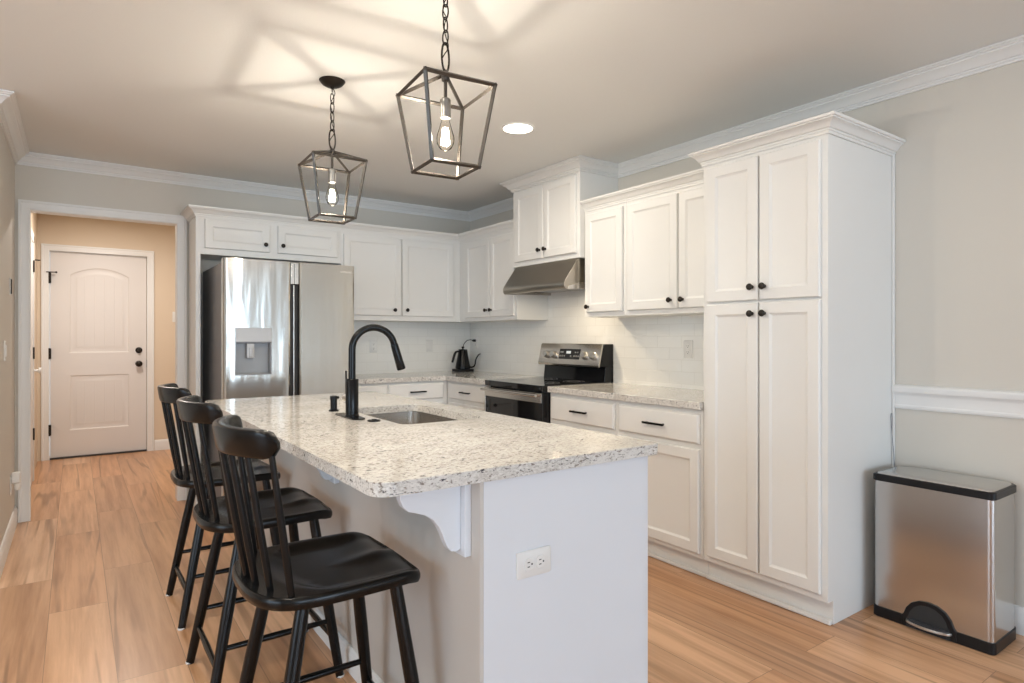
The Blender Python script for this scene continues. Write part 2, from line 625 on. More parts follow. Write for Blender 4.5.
# ------------------------------------------------------------------ room shell
XW, YB = 3.253, 5.325          # right wall, back wall
XL, YL = -0.33, 4.08           # short left wall and its outside corner
YH = 7.83                      # far wall of the hall
structure(MB().box(-4.7, 3.45, -7.2, 8.1, -0.06, 0).build('floor', 'floor', origin=(0, 0, 0)))
structure(MB().box(-4.7, 3.45, -7.2, 8.1, CEIL, CEIL + 0.06).build('ceiling', 'ceiling', origin=(0, 0, 0)))
OX0, OX1, OZ = -0.266, 0.654, 2.130     # opening to the hall
mb = MB()
mb.box(XL - 0.12, OX0, YB, YB + 0.12, 0, CEIL)
mb.box(OX1, XW, YB, YB + 0.12, 0, CEIL)
mb.box(OX0, OX1, YB, YB + 0.12, OZ, CEIL)
structure(mb.build('wall_back', 'wall', origin=(0, 0, 0)))
structure(MB().box(XL - 0.12, XL, YL, YB, 0, CEIL).build('wall_left', 'wall', origin=(0, 0, 0)))
structure(MB().box(-4.6, XL - 0.12, YL, YL + 0.12, 0, CEIL).build('wall_living', 'wall', origin=(0, 0, 0)))
# hall beyond the opening
mb = MB()
mb.box(-0.45, 2.0, YH, YH + 0.12, 2.13, CEIL)
mb.box(-0.45, -0.212, YH, YH + 0.12, 0, 2.13)
mb.box(0.645, 2.0, YH, YH + 0.12, 0, 2.13)
structure(mb.build('wall_hall_end', 'hall', origin=(0, 0, 0)))
structure(MB().box(-0.45, -0.31, YB + 0.12, YH, 0, CEIL).build('wall_hall_left', 'hall', origin=(0, 0, 0)))
structure(MB().box(2.0, 2.12, YB + 0.12, YH + 0.12, 0, CEIL).build('wall_hall_right', 'hall', origin=(0, 0, 0)))


# walls with windows behind the camera and on the living side
def holed(name, a0, a1, holes, fn):
    mb = MB()
    cuts = sorted(holes)
    a = a0
    for (h0, h1, z0, z1) in cuts:
        fn(mb, a, h0, 0, CEIL)
        fn(mb, h0, h1, 0, z0)
        fn(mb, h0, h1, z1, CEIL)
        a = h1
    fn(mb, a, a1, 0, CEIL)
    return structure(mb.build(name, 'wall', origin=(0, 0, 0)))


rear = [(-3.0, -0.30, 0.40, 2.4), (0.60, 3.00, 0.03, 2.35)]
right = [(-6.7, -4.6, 0.40, 2.4)]
side = [(-1.0, 2.0, 0.30, 2.4)]
holed('wall_front', -4.6, XW, rear, lambda mb, a, b, z0, z1: mb.box(a, b, -7.1, -6.98, z0, z1))
holed('wall_right', -7.1, YB + 0.12, right, lambda mb, a, b, z0, z1: mb.box(XW, XW + 0.12, a, b, z0, z1))
holed('wall_far_left', -6.98, YL, side, lambda mb, a, b, z0, z1: mb.box(-4.6, -4.48, a, b, z0, z1))


def window(n, a, b, z0, z1, fn, mull):
    root = bpy.data.objects.new('window_%d' % n, None)
    COL.objects.link(root)
    structure(root)
    mb = MB()
    t = 0.05
    fn(mb, a, b, z0, z0 + t, 0.05)
    fn(mb, a, b, z1 - t, z1, 0.05)
    fn(mb, a, a + t, z0, z1, 0.05)
    fn(mb, b - t, b, z0, z1, 0.05)
    for k in range(1, mull + 1):
        x = a + (b - a) * k / (mull + 1)
        fn(mb, x - t / 2, x + t / 2, z0, z1, 0.05)
    mb.build('window_frame', 'trim', root)
    mb = MB()
    fn(mb, a + t, b - t, z0 + t, z1 - t, 0.004)
    mb.build('window_pane', 'pane', root)


for i, h in enumerate(rear):
    window(i + 1, *h, lambda mb, a, b, z0, z1, t: mb.box(a, b, -7.04 - t / 2, -7.04 + t / 2, z0, z1), 1)
window(4, *right[0], lambda mb, a, b, z0, z1, t: mb.box(XW + .06 - t / 2, XW + .06 + t / 2, a, b, z0, z1), 1)
window(3, *side[0], lambda mb, a, b, z0, z1, t: mb.box(-4.54 - t / 2, -4.54 + t / 2, a, b, z0, z1), 1)  # unseen window, added to frame the side fill light

# crown moulding of the room, in two runs that stop at the hood cabinet
structure(crown_sweep(MB(), [(XL - 0.5, YL), (XL, YL), (XL, YB), (XW, YB), (XW, 4.056)], ROOMCROWN, CEIL - 0.001, -1).build('trim_1', 'trim', origin=(0, 0, 0), ang=25))
structure(crown_sweep(MB(), [(XW, 3.244), (XW, -6.9)], ROOMCROWN, CEIL - 0.001, -1).build('trim_2', 'trim', origin=(0, 0, 0), ang=25))
# chair rail on the right wall
RAIL = [(0, 0), (.010, 0), (.014, .008), (.014, .016), (.011, .021), (.011, .060), (.014, .068), (.019, .075), (.024, .080), (.026, .088), (.026, .102), (.022, .110), (.012, .114), (0, .116)]
structure(crown_sweep(MB(), [(XW, 1.382), (XW, -4.0)], RAIL, 0.905, -1).build('trim_3', 'trim', origin=(0, 0, 0), ang=25))
BASE = [(0, 0), (.016, 0), (.016, .085), (.012, .100), (.006, .112), (0, .115)]
structure(crown_sweep(MB(), [(XW, 1.382), (XW, -4.0)], BASE, 0, -1).build('baseboard_right', 'trim', origin=(0, 0, 0), ang=25))
structure(crown_sweep(MB(), [(XL - 0.5, YL), (XL, YL), (XL, YB - 0.001)], BASE, 0, -1).build('baseboard_left', 'trim', origin=(0, 0, 0), ang=25))
structure(crown_sweep(MB(), [(0.714, YH), (1.99, YH)], BASE, 0, -1).build('baseboard_hall', 'trim', origin=(0, 0, 0), ang=25))


# casing of the opening to the hall: flat boards with a raised back band, mitred at the top
def casing(mb, x0, x1, z1, w, y, t=0.018):
    prof = [(0, 0), (w, 0), (w, t), (w * .80, t), (w * .74, t * .72), (w * .30, t * .6), (w * .12, t * .75), (0, t * .55)]
    loops = []
    for (x, z, sx, sz) in ((x0, 0, -1, 0), (x0, z1, -1, 1), (x1, z1, 1, 1), (x1, 0, 1, 0)):
        loops.append([(x + sx * u, y - d, z + sz * u) for u, d in prof])
    mb.loft(loops, True, True, True)
    return mb


structure(casing(MB(), OX0 + .020, OX1 - .020, OZ - .020, 0.066, YB).build('trim_4', 'trim', origin=(0, 0, 0), ang=25))
mb = MB()
mb.box(OX0, OX0 + .016, YB - .002, YB + .122, 0, OZ - .016)
mb.box(OX1 - .016, OX1, YB - .002, YB + .122, 0, OZ - .016)
mb.box(OX0, OX1, YB - .002, YB + .122, OZ - .016, OZ)
structure(mb.build('trim_5', 'trim', origin=(0, 0, 0)))

# exterior door at the end of the hall
DX0, DX1, DZ = -0.207, 0.640, 2.122
d1 = bpy.data.objects.new('door_1', None)
COL.objects.link(d1)
d1.location = ((DX0 + DX1) / 2, YH, 0)
structure(d1)
structure(casing(MB(), DX0 - .004, DX1 + .004, DZ + .004, 0.066, YH).build('trim_6', 'trim', origin=(0, 0, 0), ang=25))


def arch_panel(x0, x1, z0, z1, rise, n=14):
    """outline of a panel with an arched top, counter-clockwise seen from the front"""
    pts = [(x0, z0), (x1, z0), (x1, z1 - rise)]
    for k in range(1, n):
        s = k / n
        x = x1 + (x0 - x1) * s
        pts.append((x, z1 - rise + rise * math.sin(PI * s) ** 0.8))
    pts.append((x0, z1 - rise))
    return pts


def inset(pts, d):
    n = len(pts)
    out = []
    for i in range(n):
        a, b, c = Vector(pts[i - 1]), Vector(pts[i]), Vector(pts[(i + 1) % n])
        e1, e2 = (b - a).normalized(), (c - b).normalized()
        n1, n2 = Vector((-e1.y, e1.x)), Vector((-e2.y, e2.x))
        o = (n1 + n2) / max(0.4, 1 + n1.dot(n2))
        out.append((b.x + o.x * d, b.y + o.y * d))
    return out


P1 = arch_panel(-0.045, 0.480, 1.085, 1.975, 0.085)
P2 = arch_panel(-0.045, 0.480, 0.285, 0.850, 0.0001, 2)
yf = YH + 0.035
mb = MB()
bm2 = bmesh.new()
edges = []
for lp in ([(DX0, .015), (DX1, .015), (DX1, DZ), (DX0, DZ)], P1, P2):
    vs = [bm2.verts.new((p[0], yf, p[1])) for p in lp]
    edges += [bm2.edges.new((vs[i], vs[(i + 1) % len(vs)])) for i in range(len(vs))]
bmesh.ops.triangle_fill(bm2, use_beauty=True, edges=edges)
me = bpy.data.meshes.new('tmp')
bm2.to_mesh(me)
bm2.free()
mb.bm.from_mesh(me)
for P in (P1, P2):
    prof = ((0, 0), (.010, .006), (.020, .0075), (.045, .0075), (.062, .002), (.064, .002))
    loops = [[(u, yf + d, v) for u, v in inset(P, w)] for w, d in prof]
    mb.loft(loops, True, False, True)
mb.box(DX0, DX1, yf + .012, yf + .045, .015, DZ)
# plank grooves of the panels
mb.build('slab', 'door', d1, ang=20)
mb = MB()
for zt, zb in ((1.885, 1.160), (0.775, 0.360)):
    for k in range(1, 5):
        x = -0.045 + 0.525 * (k + 0.5) / 6
        mb.box(x - .0035, x + .0035, yf + .0005, yf + .004, zb, zt)
mb.build('groove', 'door', d1, bev=.003)
lv = MB()
for z in (0.958, 1.105):
    lv.lathe([(.033, 0), (.033, .006), (.026, .012), (.012, .018), (.012, .034)] + ([(.024, .040), (.031, .052), (.030, .064), (.018, .073), (0, .075)] if z < 1 else [(.018, .036), (.016, .040), (0, .041)]), (0.570, yf, z), '-y', 20)
    lv.build('knob' if z < 1 else 'deadbolt', 'bronze', d1)
    lv = MB()
lv.bm.free()
for z in (0.301, 1.080, 1.850):
    hg = MB().box(DX0 - .016, DX0 + .010, YH - .010, YH + .034, z - .052, z + .052)
    hg.lathe([(.008, -.056), (.008, .056)], (DX0 - .004, YH - .012, z), 'z', 10)
    if z > 1.5:
        hg.tube([(DX0 - .030, YH - .018, z + .058), (DX0 + .052, YH - .018, z + .058)], .005, 8)
        hg.lathe([(.010, -.004), (.010, .012)], (DX0 + .052, YH - .018, z + .058), '-y', 10)
    hg.build('hinge', 'bronze', d1)
MB().box(0.643, 0.652, YH + .006, YH + .034, 0.915, 1.0).build('strike_plate', 'bronze', d1)
MB().box(DX0, DX1, YH - .004, YH + .085, 0.0005, 0.016).build('threshold', 'threshold', d1)

# side door of the hall, seen edge-on on its left wall
d2 = bpy.data.objects.new('door_2', None)
COL.objects.link(d2)
d2.location = (-0.31, 6.350, 0)
structure(d2)
mb = MB()
mb.box(-.31, -.296, 5.850, 6.750, .012, 2.06)
mb.build('slab', 'door', d2, bev=.002)
mb = MB()
mb.box(-.31, -.290, 6.760, 6.840, 0, 2.13)
mb.box(-.31, -.290, 5.750, 5.840, 0, 2.13)
mb.box(-.31, -.290, 5.750, 6.840, 2.065, 2.145)
mb.build('door_frame', 'trim', d2, bev=.003)
for z in (0.41, 1.11, 1.86):
    hg = MB().box(-.297, -.284, 6.735, 6.768, z - .05, z + .05)
    if z > 1.5:
        hg.tube([(-.283, 6.750, z + .056), (-.245, 6.750, z + .056)], .005, 8)
    hg.build('hinge', 'bronze', d2)
MB().lathe([(.012, 0), (.012, .03), (.026, .034), (.026, .05), (.01, .056)], (-.292, 6.800, 0.955), 'x', 16).build('door_bumper', 'plastic', d2)

# tiled backsplash panels
structure(MB().box(1.70, XW, YB - .008, YB, 0.90, 1.40).build('wall_back_tile', 'tile_back', origin=(0, 0, 0)))
structure(MB().box(XW - .008, XW, 2.03, YB - .008, 0.90, 1.62).build('wall_right_tile', 'tile_right', origin=(0, 0, 0)))


# ------------------------------------------------------------------ cabinets
class Face:
    """Local frame of a cabinet run: s along the wall, d into the wall, z up."""
    def __init__(self, kind, pos):
        self.kind, self.pos = kind, pos

    def p(self, s, d, z):
        return (self.pos + d, s, z) if self.kind == 'x' else (s, self.pos + d, z)

    def box(self, mb, s0, s1, d0, d1, z0, z1):
        a, b = self.p(s0, d0, z0), self.p(s1, d1, z1)
        return mb.box(min(a[0], b[0]), max(a[0], b[0]), min(a[1], b[1]), max(a[1], b[1]), z0, z1)


T = 0.020                      # door thickness


def door_part(F, s0, s1, z0, z1, parent, name='door', mat='cab', frame=0.052):
    def loop(w, d):
        return [F.p(s, d, z) for s, z in ((s0 + w, z0 + w), (s1 - w, z0 + w), (s1 - w, z1 - w), (s0 + w, z1 - w))]
    if name == 'drawer':
        prof = ((0, -.001), (0, -.010), (.003, -.014), (.010, -T), (.012, -T))
    else:
        prof = ((0, -.001), (0, -.015), (.004, -T), (frame, -T), (frame + .003, -T + .0025), (frame + .011, -T + .007), (frame + .013, -T + .0075))
    mb = MB().loft([loop(w, d) for w, d in prof])
    return mb.build(name, mat, parent, ang=18)


def knob_part(F, s, z, parent):
    ax = '-x' if F.kind == 'x' else '-y'
    return MB().lathe([(.009, 0), (.008, .004), (.0055, .009), (.0065, .015), (.0145, .019), (.0165, .024), (.014, .029), (.006, .032), (0, .0325)],
                      F.p(s, -T + .0005, z), ax, 18).build('knob', 'bronze', parent)


def pull_part(F, s, z, parent, w=0.15):
    mb = MB()
    F.box(mb, s - w / 2, s + w / 2, -T - .030, -T - .018, z - .006, z + .006)
    F.box(mb, s - w / 2 + .012, s - w / 2 + .022, -T - .019, -T + .0005, z - .005, z + .005)
    F.box(mb, s + w / 2 - .022, s + w / 2 - .012, -T - .019, -T + .0005, z - .005, z + .005)
    return mb.build('pull_handle', 'black', parent, bev=.002)


def upper(label, F, s0, s1, z0, z1, depth, doors, group, knobs, crown=None, name='wall_cabinet'):
    c = F.p((s0 + s1) / 2, depth / 2, z0)
    t = thing(name, label, 'cabinet', c, group)
    mb = MB()
    F.box(mb, s0, s1, 0, depth - .001, z0, z1)
    mb.build('carcass', 'cab', t, bev=.0015)
    for (a, b, za, zb), kn in zip(doors, knobs):
        d = door_part(F, a, b, za, zb, t)
        if kn:
            knob_part(F, kn[0], kn[1], d)
    if crown:
        crown_sweep(MB(), *crown).build('crown_molding', 'cab', t, ang=25)
    return t


FU = Face('y', 4.970)          # uppers on the back wall
FR = Face('x', 2.923)          # uppers on the right wall
FH = Face('x', 2.880)          # hood cabinet
FP = Face('x', 2.642)          # pantry and base units
FB = Face('y', 4.712)          # base units on the back wall
DU = YB - 4.970
DR = XW - 2.923
ZT = 2.134

GU = 'white wall cabinets'
# cabinet above the refrigerator, with its tall end panel
t = upper('short white two-door cabinet above the stainless refrigerator', FU, .713, 1.788, 1.853, ZT, DU,
          [(.771, 1.225, 1.898, 2.110), (1.284, 1.755, 1.898, 2.110)], GU,
          [(1.190, 1.953), (1.318, 1.955)],
          ([(.713, YB), (.713, 4.970), (1.788, 4.970)], CABCROWN, ZT, -1))
mb = MB()
mb.box(.713, .745, 4.970, YB - .001, 0, 1.853)
mb.build('side_panel', 'cab', t, bev=.0015)
upper('white two-door wall cabinet on the back wall, between the refrigerator and the corner', FU, 1.789, 2.922, 1.390, ZT, DU,
      [(1.807, 2.324, 1.432, 2.100), (2.332, 2.843, 1.432, 2.100)], GU, [(2.255, 1.482), (2.372, 1.484)],
      ([(1.789, 4.970), (2.978, 4.970)], CABCROWN, ZT, -1))
upper('white two-door wall cabinet between the room corner and the range hood', FR, 4.060, YB - .001, 1.390, ZT, DR,
      [(4.030 + .055, 4.440, 1.422, 2.100), (4.448, 4.850, 1.422, 2.100)], GU, [(4.412, 1.481), (4.486, 1.481)],
      ([(2.923, 5.02), (2.923, 4.056)], CABCROWN, ZT, -1))
t = upper('tall white two-door cabinet above the range hood, reaching the ceiling', FH, 3.250, 4.054, 1.806, 2.413, XW - 2.880,
          [(3.280, 3.642, 1.842, 2.392), (3.650, 4.012, 1.842, 2.392)], GU, [(3.612, 1.905), (3.684, 1.905)],
          ([(XW - .001, 4.054), (2.880, 4.054), (2.880, 3.250), (XW - .001, 3.250)], ROOMCROWN, CEIL - .002, -1))
FH.box(mb := MB(), 3.250, 4.054, 0, XW - 2.881, 2.412, CEIL - .003)
mb.build('top_frieze', 'cab', t)
upper('narrow white single-door wall cabinet just right of the range hood', FR, 2.846, 3.246, 1.388, ZT, DR,
      [(2.870, 3.222, 1.420, 2.100)], GU, [(3.190, 1.458)],
      ([(2.923, 3.246), (2.923, 2.846)], CABCROWN, ZT, -1))
upper('white two-door wall cabinet next to the tall pantry', FR, 2.032, 2.845, 1.388, ZT, DR,
      [(2.418, 2.828, 1.420, 2.100), (2.052, 2.408, 1.420, 2.100)], GU, [(2.464, 1.470), (2.376, 1.470)],
      ([(2.923, 2.845), (2.923, 2.031)], CABCROWN, ZT, -1))

# tall pantry
PY0, PY1 = 1.384, 2.028
t = thing('pantry_cabinet', 'tall white four-door pantry cabinet beside the steel trash can', 'cabinet', FP.p((PY0 + PY1) / 2, .3, 0))
mb = MB()
mb.prism([(0.0, .104), (0.0, ZT), (XW - 2.643, ZT), (XW - 2.643, 0.0), (.045, 0.0), (.045, .104)], lambda u, v, w: (2.642 + u, w, v), PY0, PY1)
mb.build('carcass', 'cab', t, bev=.0015)
for (a, b, za, zb, kn) in ((1.412, 1.700, 1.424, 2.104, (1.672, 1.486)), (1.708, 1.996, 1.424, 2.104, (1.736, 1.486)),
                           (1.412, 1.700, .136, 1.412, (1.672, 1.360)), (1.708, 1.996, .136, 1.412, (1.736, 1.360))):
    knob_part(FP, kn[0], kn[1], door_part(FP, a, b, za, zb, t))
crown_sweep(MB(), [(2.864, PY1), (2.642, PY1), (2.642, PY0), (XW - .001, PY0)], CABCROWN, ZT, -1).build('crown_molding', 'cab', t, ang=25)
mb = MB()
mb.box(2.660, 2.6865, PY0 + .001, PY1, 0.0005, .022)
mb.build('shoe_molding', 'cab', t, bev=.006)
mb = MB()
mb.box(3.232, XW - .001, PY0 - .010, PY0, .116, ZT)
mb.build('scribe_strip', 'cab', t, bev=.003)


def base_unit(label, F, s0, s1, drawers, doors, depth):
    t = thing('base_cabinet', label, 'cabinet', F.p((s0 + s1) / 2, depth / 2, 0), 'white base cabinets')
    def q(u, v, w):
        return F.p(w, u, v)
    mb = MB().prism([(0, .104), (0, .872), (depth, .872), (depth, 0), (.045, 0), (.045, .104)], q, s0, s1)
    mb.build('carcass', 'cab', t, bev=.0015)
    for a, b, za, zb in drawers:
        d = door_part(F, a, b, za, zb, t, 'drawer')
        pull_part(F, (a + b) / 2, (za + zb) / 2, d)
    for a, b, za, zb, ks in doors:
        d = door_part(F, a, b, za, zb, t)
        knob_part(F, ks, zb - .06, d)
    mb = MB()
    F.box(mb, s0, s1, .024, .0445, .0005, .022)
    mb.build('shoe_molding', 'cab', t, bev=.006)
    return t


BD = XW - 2.643
base_unit('white base cabinet with drawer and door against the tall pantry', FP, 2.030, 2.640,
          [(2.046, 2.622, .694, .850)], [(2.046, 2.622, .130, .666, 2.58)], BD)
base_unit('white base cabinet with drawer, immediately right of the range', FP, 2.641, 3.283,
          [(2.660, 3.256, .694, .850)], [(2.660, 3.256, .130, .666, 2.70)], BD)
base_unit('white base cabinet with drawer between the range and the corner', FP, 4.016, 4.7115,
          [(4.066, 4.650, .722, .858)], [(4.066, 4.650, .130, .690, 4.12)], BD)
base_unit('white base cabinet on the back wall, right of the refrigerator', FB, 1.760, 2.640,
          [(2.090, 2.600, .722, .858), (1.785, 2.080, .722, .858)], [(2.090, 2.600, .130, .690, 2.14), (1.785, 2.080, .130, .690, 2.04)], YB - 4.713)

# granite tops on the wall runs
ct = MB().poly_slab([(2.614, 2.030), (XW - .009, 2.030), (XW - .009, 3.283), (2.614, 3.283)], [], .874, .914)
tag(ct.build('granite_countertop', 'granite', bev=.004, origin=(2.9, 2.65, .874)), 'speckled granite countertop between the range and the pantry', 'countertop', 'granite countertops')
ct = MB().poly_slab([(2.614, 4.015), (XW - .009, 4.015), (XW - .009, YB - .009), (1.745, YB - .009), (1.745, 4.684), (2.614, 4.684)], [], .874, .914)
tag(ct.build('granite_countertop', 'granite', bev=.004, origin=(2.6, 4.9, .874)), 'L-shaped speckled granite countertop in the corner under the kettle', 'countertop', 'granite countertops')

# ------------------------------------------------------------------ island
IX0, IX1, IY0, IY1 = 0.846, 1.476, 1.338, 3.560
isl = thing('kitchen_island', 'white kitchen island base with brackets on the stool side', 'island', ((IX0 + IX1) / 2, (IY0 + IY1) / 2, 0))
mb = MB()
mb.box(IX0 + .012, IX1 - .026, IY0, IY0 + .018, 0, .879)
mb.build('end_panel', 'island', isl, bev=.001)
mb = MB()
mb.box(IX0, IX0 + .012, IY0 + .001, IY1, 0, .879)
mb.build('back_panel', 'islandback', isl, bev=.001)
mb = MB()
mb.box(IX1 - .022, IX1, IY0 + .006, IY0 + .030, .10, .879)
mb.box(IX1 - .022, IX1, IY1 - .030, IY1, .10, .879)
mb.box(IX1 - .018, IX1, IY0 + .030, IY1 - .030, .10, .879)
mb.box(IX1 - .060, IX1 - .045, IY0 + .019, IY1, 0, .10)
mb.box(IX0 + .012, IX1 - .022, IY1 - .018, IY1, 0, .879)
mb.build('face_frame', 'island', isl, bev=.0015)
FI = Face('x', 0)
mb = MB()
for k in range(3):
    a = IY0 + .05 + k * (IY1 - IY0 - .08) / 3
    b = a + (IY1 - IY0 - .08) / 3 - .02
    mb2 = MB()
    mb2.box(IX1, IX1 + T, a, b, .13, .85)
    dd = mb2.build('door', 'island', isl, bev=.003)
    MB().lathe([(.008, 0), (.006, .01), (.015, .02), (.013, .03), (0, .032)], (IX1 + T, a + .04, .78), 'x', 14).build('knob', 'bronze', dd)
mb.bm.free()
crown_sweep(MB(), [(IX0, IY0 + .001), (IX0, IY1)], [(0, 0), (.014, 0), (.014, .072), (.009, .086), (.003, .092), (0, .092)], 0, 1).build('baseboard', 'trim', isl, ang=25)
# overhang brackets: backing plate plus curved corbel
CORB = [(0, .694), (.012, .689), (.028, .692), (.038, .702), (.047, .720), (.055, .741), (.066, .763), (.081, .782), (.102, .797), (.128, .807), (.150, .814), (.165, .828), (.173, .848), (.173, .879), (0, .879)]
for yc in (1.412, 2.400, 3.460):
    mb = MB()
    mb.box(IX0 - .020, IX0, yc - .032, yc + .032, .676, .879)
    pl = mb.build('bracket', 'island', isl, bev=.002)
    mb = MB().prism([(IX0 - .020 - u, z) for u, z in CORB], lambda u, v, w: (u, w, v), yc - .012, yc + .012)
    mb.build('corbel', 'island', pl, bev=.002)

slab = MB().poly_slab(rrect(.556, 1.507, 1.322, 3.612, (.05, .018, .03, .05)), [list(reversed(rrect(1.022, 1.392, 2.160, 2.800, .045)))], .880, .914)
tag(slab.build('island_countertop', 'granite', bev=.005, origin=(1.03, 2.46, .880), seg=3), 'large speckled granite island top with a sink cut-out', 'countertop', 'granite countertops')

# undermount sink
snk = thing('sink', 'undermount stainless sink in the island top beside the black faucet', 'sink', (1.204, 2.472, .69))
sx0, sx1, sy0, sy1 = 1.018, 1.396, 2.156, 2.804
loops = [[(x, y, .8785) for x, y in rrect(sx0 - .02, sx1 + .02, sy0 - .02, sy1 + .02, .06)],
         [(x, y, .8785) for x, y in rrect(sx0, sx1, sy0, sy1, .048)],
         [(x, y, .74) for x, y in rrect(sx0 + .004, sx1 - .004, sy0 + .004, sy1 - .004, .050)],
         [(x, y, .71) for x, y in rrect(sx0 + .012, sx1 - .012, sy0 + .012, sy1 - .012, .050)],
         [(x, y, .697) for x, y in rrect(sx0 + .035, sx1 - .035, sy0 + .035, sy1 - .035, .045)],
         [(x, y, .694) for x, y in rrect(sx0 + .12, sx1 - .12, sy0 + .2, sy1 - .2, .04)]]
o = MB().loft(loops, True, False, True).build('basin', 'sinksteel', snk)
sm = o.modifiers.new('sheet', 'SOLIDIFY')
sm.thickness = .0015
sm.offset = 0
MB().lathe([(.055, .006), (.055, .010), (.046, .011), (.043, .006), (.012, .005), (.010, .012), (0, .013)], (1.204, 2.472, .690), 'z', 24).build('drain', 'nickel', snk)

# faucet
fz = .914
fc = thing('kitchen_faucet', 'matte black pull-down gooseneck faucet standing beside the sink', 'faucet', (.940, 2.50, fz))
MB().prism(rrect(.912, .968, 2.385, 2.625, .027), lambda u, v, w: (u, v, w), fz, fz + .006).build('deck_plate', 'black', fc, bev=.002)
FX, FY = .940, 2.480
MB().lathe([(.0285, .006), (.0285, .012), (.0265, .014), (.0265, .158), (.0245, .161), (.0165, .162)], (FX, FY, fz), 'z', 28).build('body', 'black', fc)
dirx, diry = math.cos(math.radians(-6)), math.sin(math.radians(-6))
R = .092
zc = 1.197
path = [(FX, FY, fz + .155), (FX, FY, 1.10), (FX, FY, 1.15)]
for k in range(0, 19):
    a = PI - (PI - math.radians(12)) * k / 18
    path.append((FX + dirx * (R + R * math.cos(a)), FY + diry * (R + R * math.cos(a)), zc + R * math.sin(a)))
MB().tube(path, .0145, 16).build('spout', 'black', fc)
e = Vector(path[-1])
dv = (e - Vector(path[-2])).normalized()
MB().tube([e - dv * .004, e + dv * .004, e + dv * .06, e + dv * .107, e + dv * .112], [.0150, .0165, .0175, .0190, .017], 18).build('spray_head', 'black', fc)
lev = MB()
lev.tube([(FX - .005, FY + .024, .992), (FX - .008, FY + .052, .992), (FX - .008, FY + .056, .992)], [.017, .017, .013], 18)
lev.build('handle_hub', 'nickel', fc)
MB().tube([(FX - .008, FY + .044, .99), (FX - .007, FY + .050, 1.04), (FX - .004, FY + .058, 1.106)], [.0045, .0042, .0036], 10).build('lever', 'black', fc)
sp = MB().lathe([(.022, 0), (.022, .006), (.015, .009), (.015, .052), (.017, .053), (.017, .068), (.012, .070)], (.955, 2.745, fz), 'z', 20)
sp.tube([(.955, 2.745, fz + .062), (.978, 2.743, fz + .060)], .006, 10)
tag(sp.build('soap_dispenser', 'black', origin=(.955, 2.745, fz)), 'small black soap dispenser on the island behind the faucet', 'soap dispenser')
ab = MB().lathe([(.026, 0), (.026, .004), (.022, .006), (.010, .0065), (.009, .009), (0, .0095)], (.972, 2.325, fz), 'z', 22)
tag(ab.build('hole_cover', 'black', origin=(.972, 2.325, fz)), 'round black hole cover in the granite in front of the faucet', 'hole cover')


# ------------------------------------------------------------------ electrical plates
def outlet_plate(label, F, s, z, vertical=True, cat='outlet', toggles=0, group='white electrical plates'):
    w, h = (.072, .116) if vertical else (.116, .072)
    t = thing('wall_outlet' if not toggles else 'light_switch', label, cat, F.p(s, 0, z), group)

    def loop(i, d):
        return [F.p(s + a, d, z + b) for a, b in rrect(-w / 2 + i, w / 2 - i, -h / 2 + i, h / 2 - i, .006, 3)]
    MB().loft([loop(0, -.0005), loop(0, -.004), (loop(.004, -.006))]).build('cover_plate', 'plastic', t)
    for k in (-1, 1):
        if toggles:
            if k == 1:
                mb = MB()
                F.box(mb, s - .017, s + .017, -.010, -.004, z - .033, z + .033)
                mb.build('rocker', 'plastic', t, bev=.002)
            continue
        a, b = (0, k * .0195) if vertical else (k * .0195, 0)

        def lp(r, d):
            return [F.p(s + a + u, d, z + b + v) for u, v in rrect(-.017 + r, .017 - r, -.0145 + r, .0145 - r, .008, 4)] if vertical else \
                   [F.p(s + a + u, d, z + b + v) for u, v in rrect(-.0145 + r, .0145 - r, -.017 + r, .017 - r, .008, 4)]
        r = MB().loft([lp(0, -.0055), lp(0, -.0075), lp(.001, -.0085)]).build('receptacle', 'plastic', t)
        mb = MB()
        for q in (-1, 1):
            if vertical:
                F.box(mb, s + a + q * .006 - .0012, s + a + q * .006 + .0012, -.0088, -.008, z + b - .002, z + b + .006)
            else:
                F.box(mb, s + a - .006, s + a + .002, -.0088, -.008, z + b + q * .006 - .0012, z + b + q * .006 + .0012)
        c = F.p(s + a + (0 if vertical else .009), -.0082, z + b - (.008 if vertical else 0))
        mb.lathe([(.0026, 0), (.0026, .0007)], c, '-x' if F.kind == 'x' else '-y', 10)
        mb.build('slot', 'slot', r)
    return t


FE = Face('y', IY0)
outlet_plate('white horizontal duplex outlet on the end of the island', FE, 1.017, .637, False)
FBS = Face('y', YB - .008)
FRS = Face('x', XW - .008)
outlet_plate('white outlet on the back wall tile, partly inside the faucet arc', FBS, 2.215, 1.165)
outlet_plate('white switch plate on the back wall tile, left of the kettle', FBS, 2.784, 1.165, True, 'switch', 1)
outlet_plate('white outlet on the right wall tile near the pantry', FRS, 2.608, 1.170)
outlet_plate('white outlet in the tiled corner with the kettle plugged in', FRS, 5.205, 1.195)


class FaceL(Face):
    """front looking towards +x (left wall)"""
    def p(self, s, d, z):
        return (self.pos - d, s, z)


FLW = FaceL('x', XL)


def left_plate(name, label, cat, s, z, extra):
    t = thing(name, label, cat, (XL, s, z))
    mb = MB().box(XL + .0005, XL + .006, s - .036, s + .036, z - .058, z + .058)
    mb.build('cover_plate', 'plastic', t, bev=.002)
    extra(t)
    return t


def _sw(t):
    MB().box(XL + .005, XL + .011, 4.555 - .017, 4.555 + .017, 1.17 - .033, 1.17 + .033).build('rocker', 'plastic', t, bev=.002)


def _ou(t):
    mb = MB()
    mb.lathe([(.015, 0), (.015, .003)], (XL + .0055, 4.97, .30), 'x', 16)
    mb.build('receptacle', 'plastic', t)


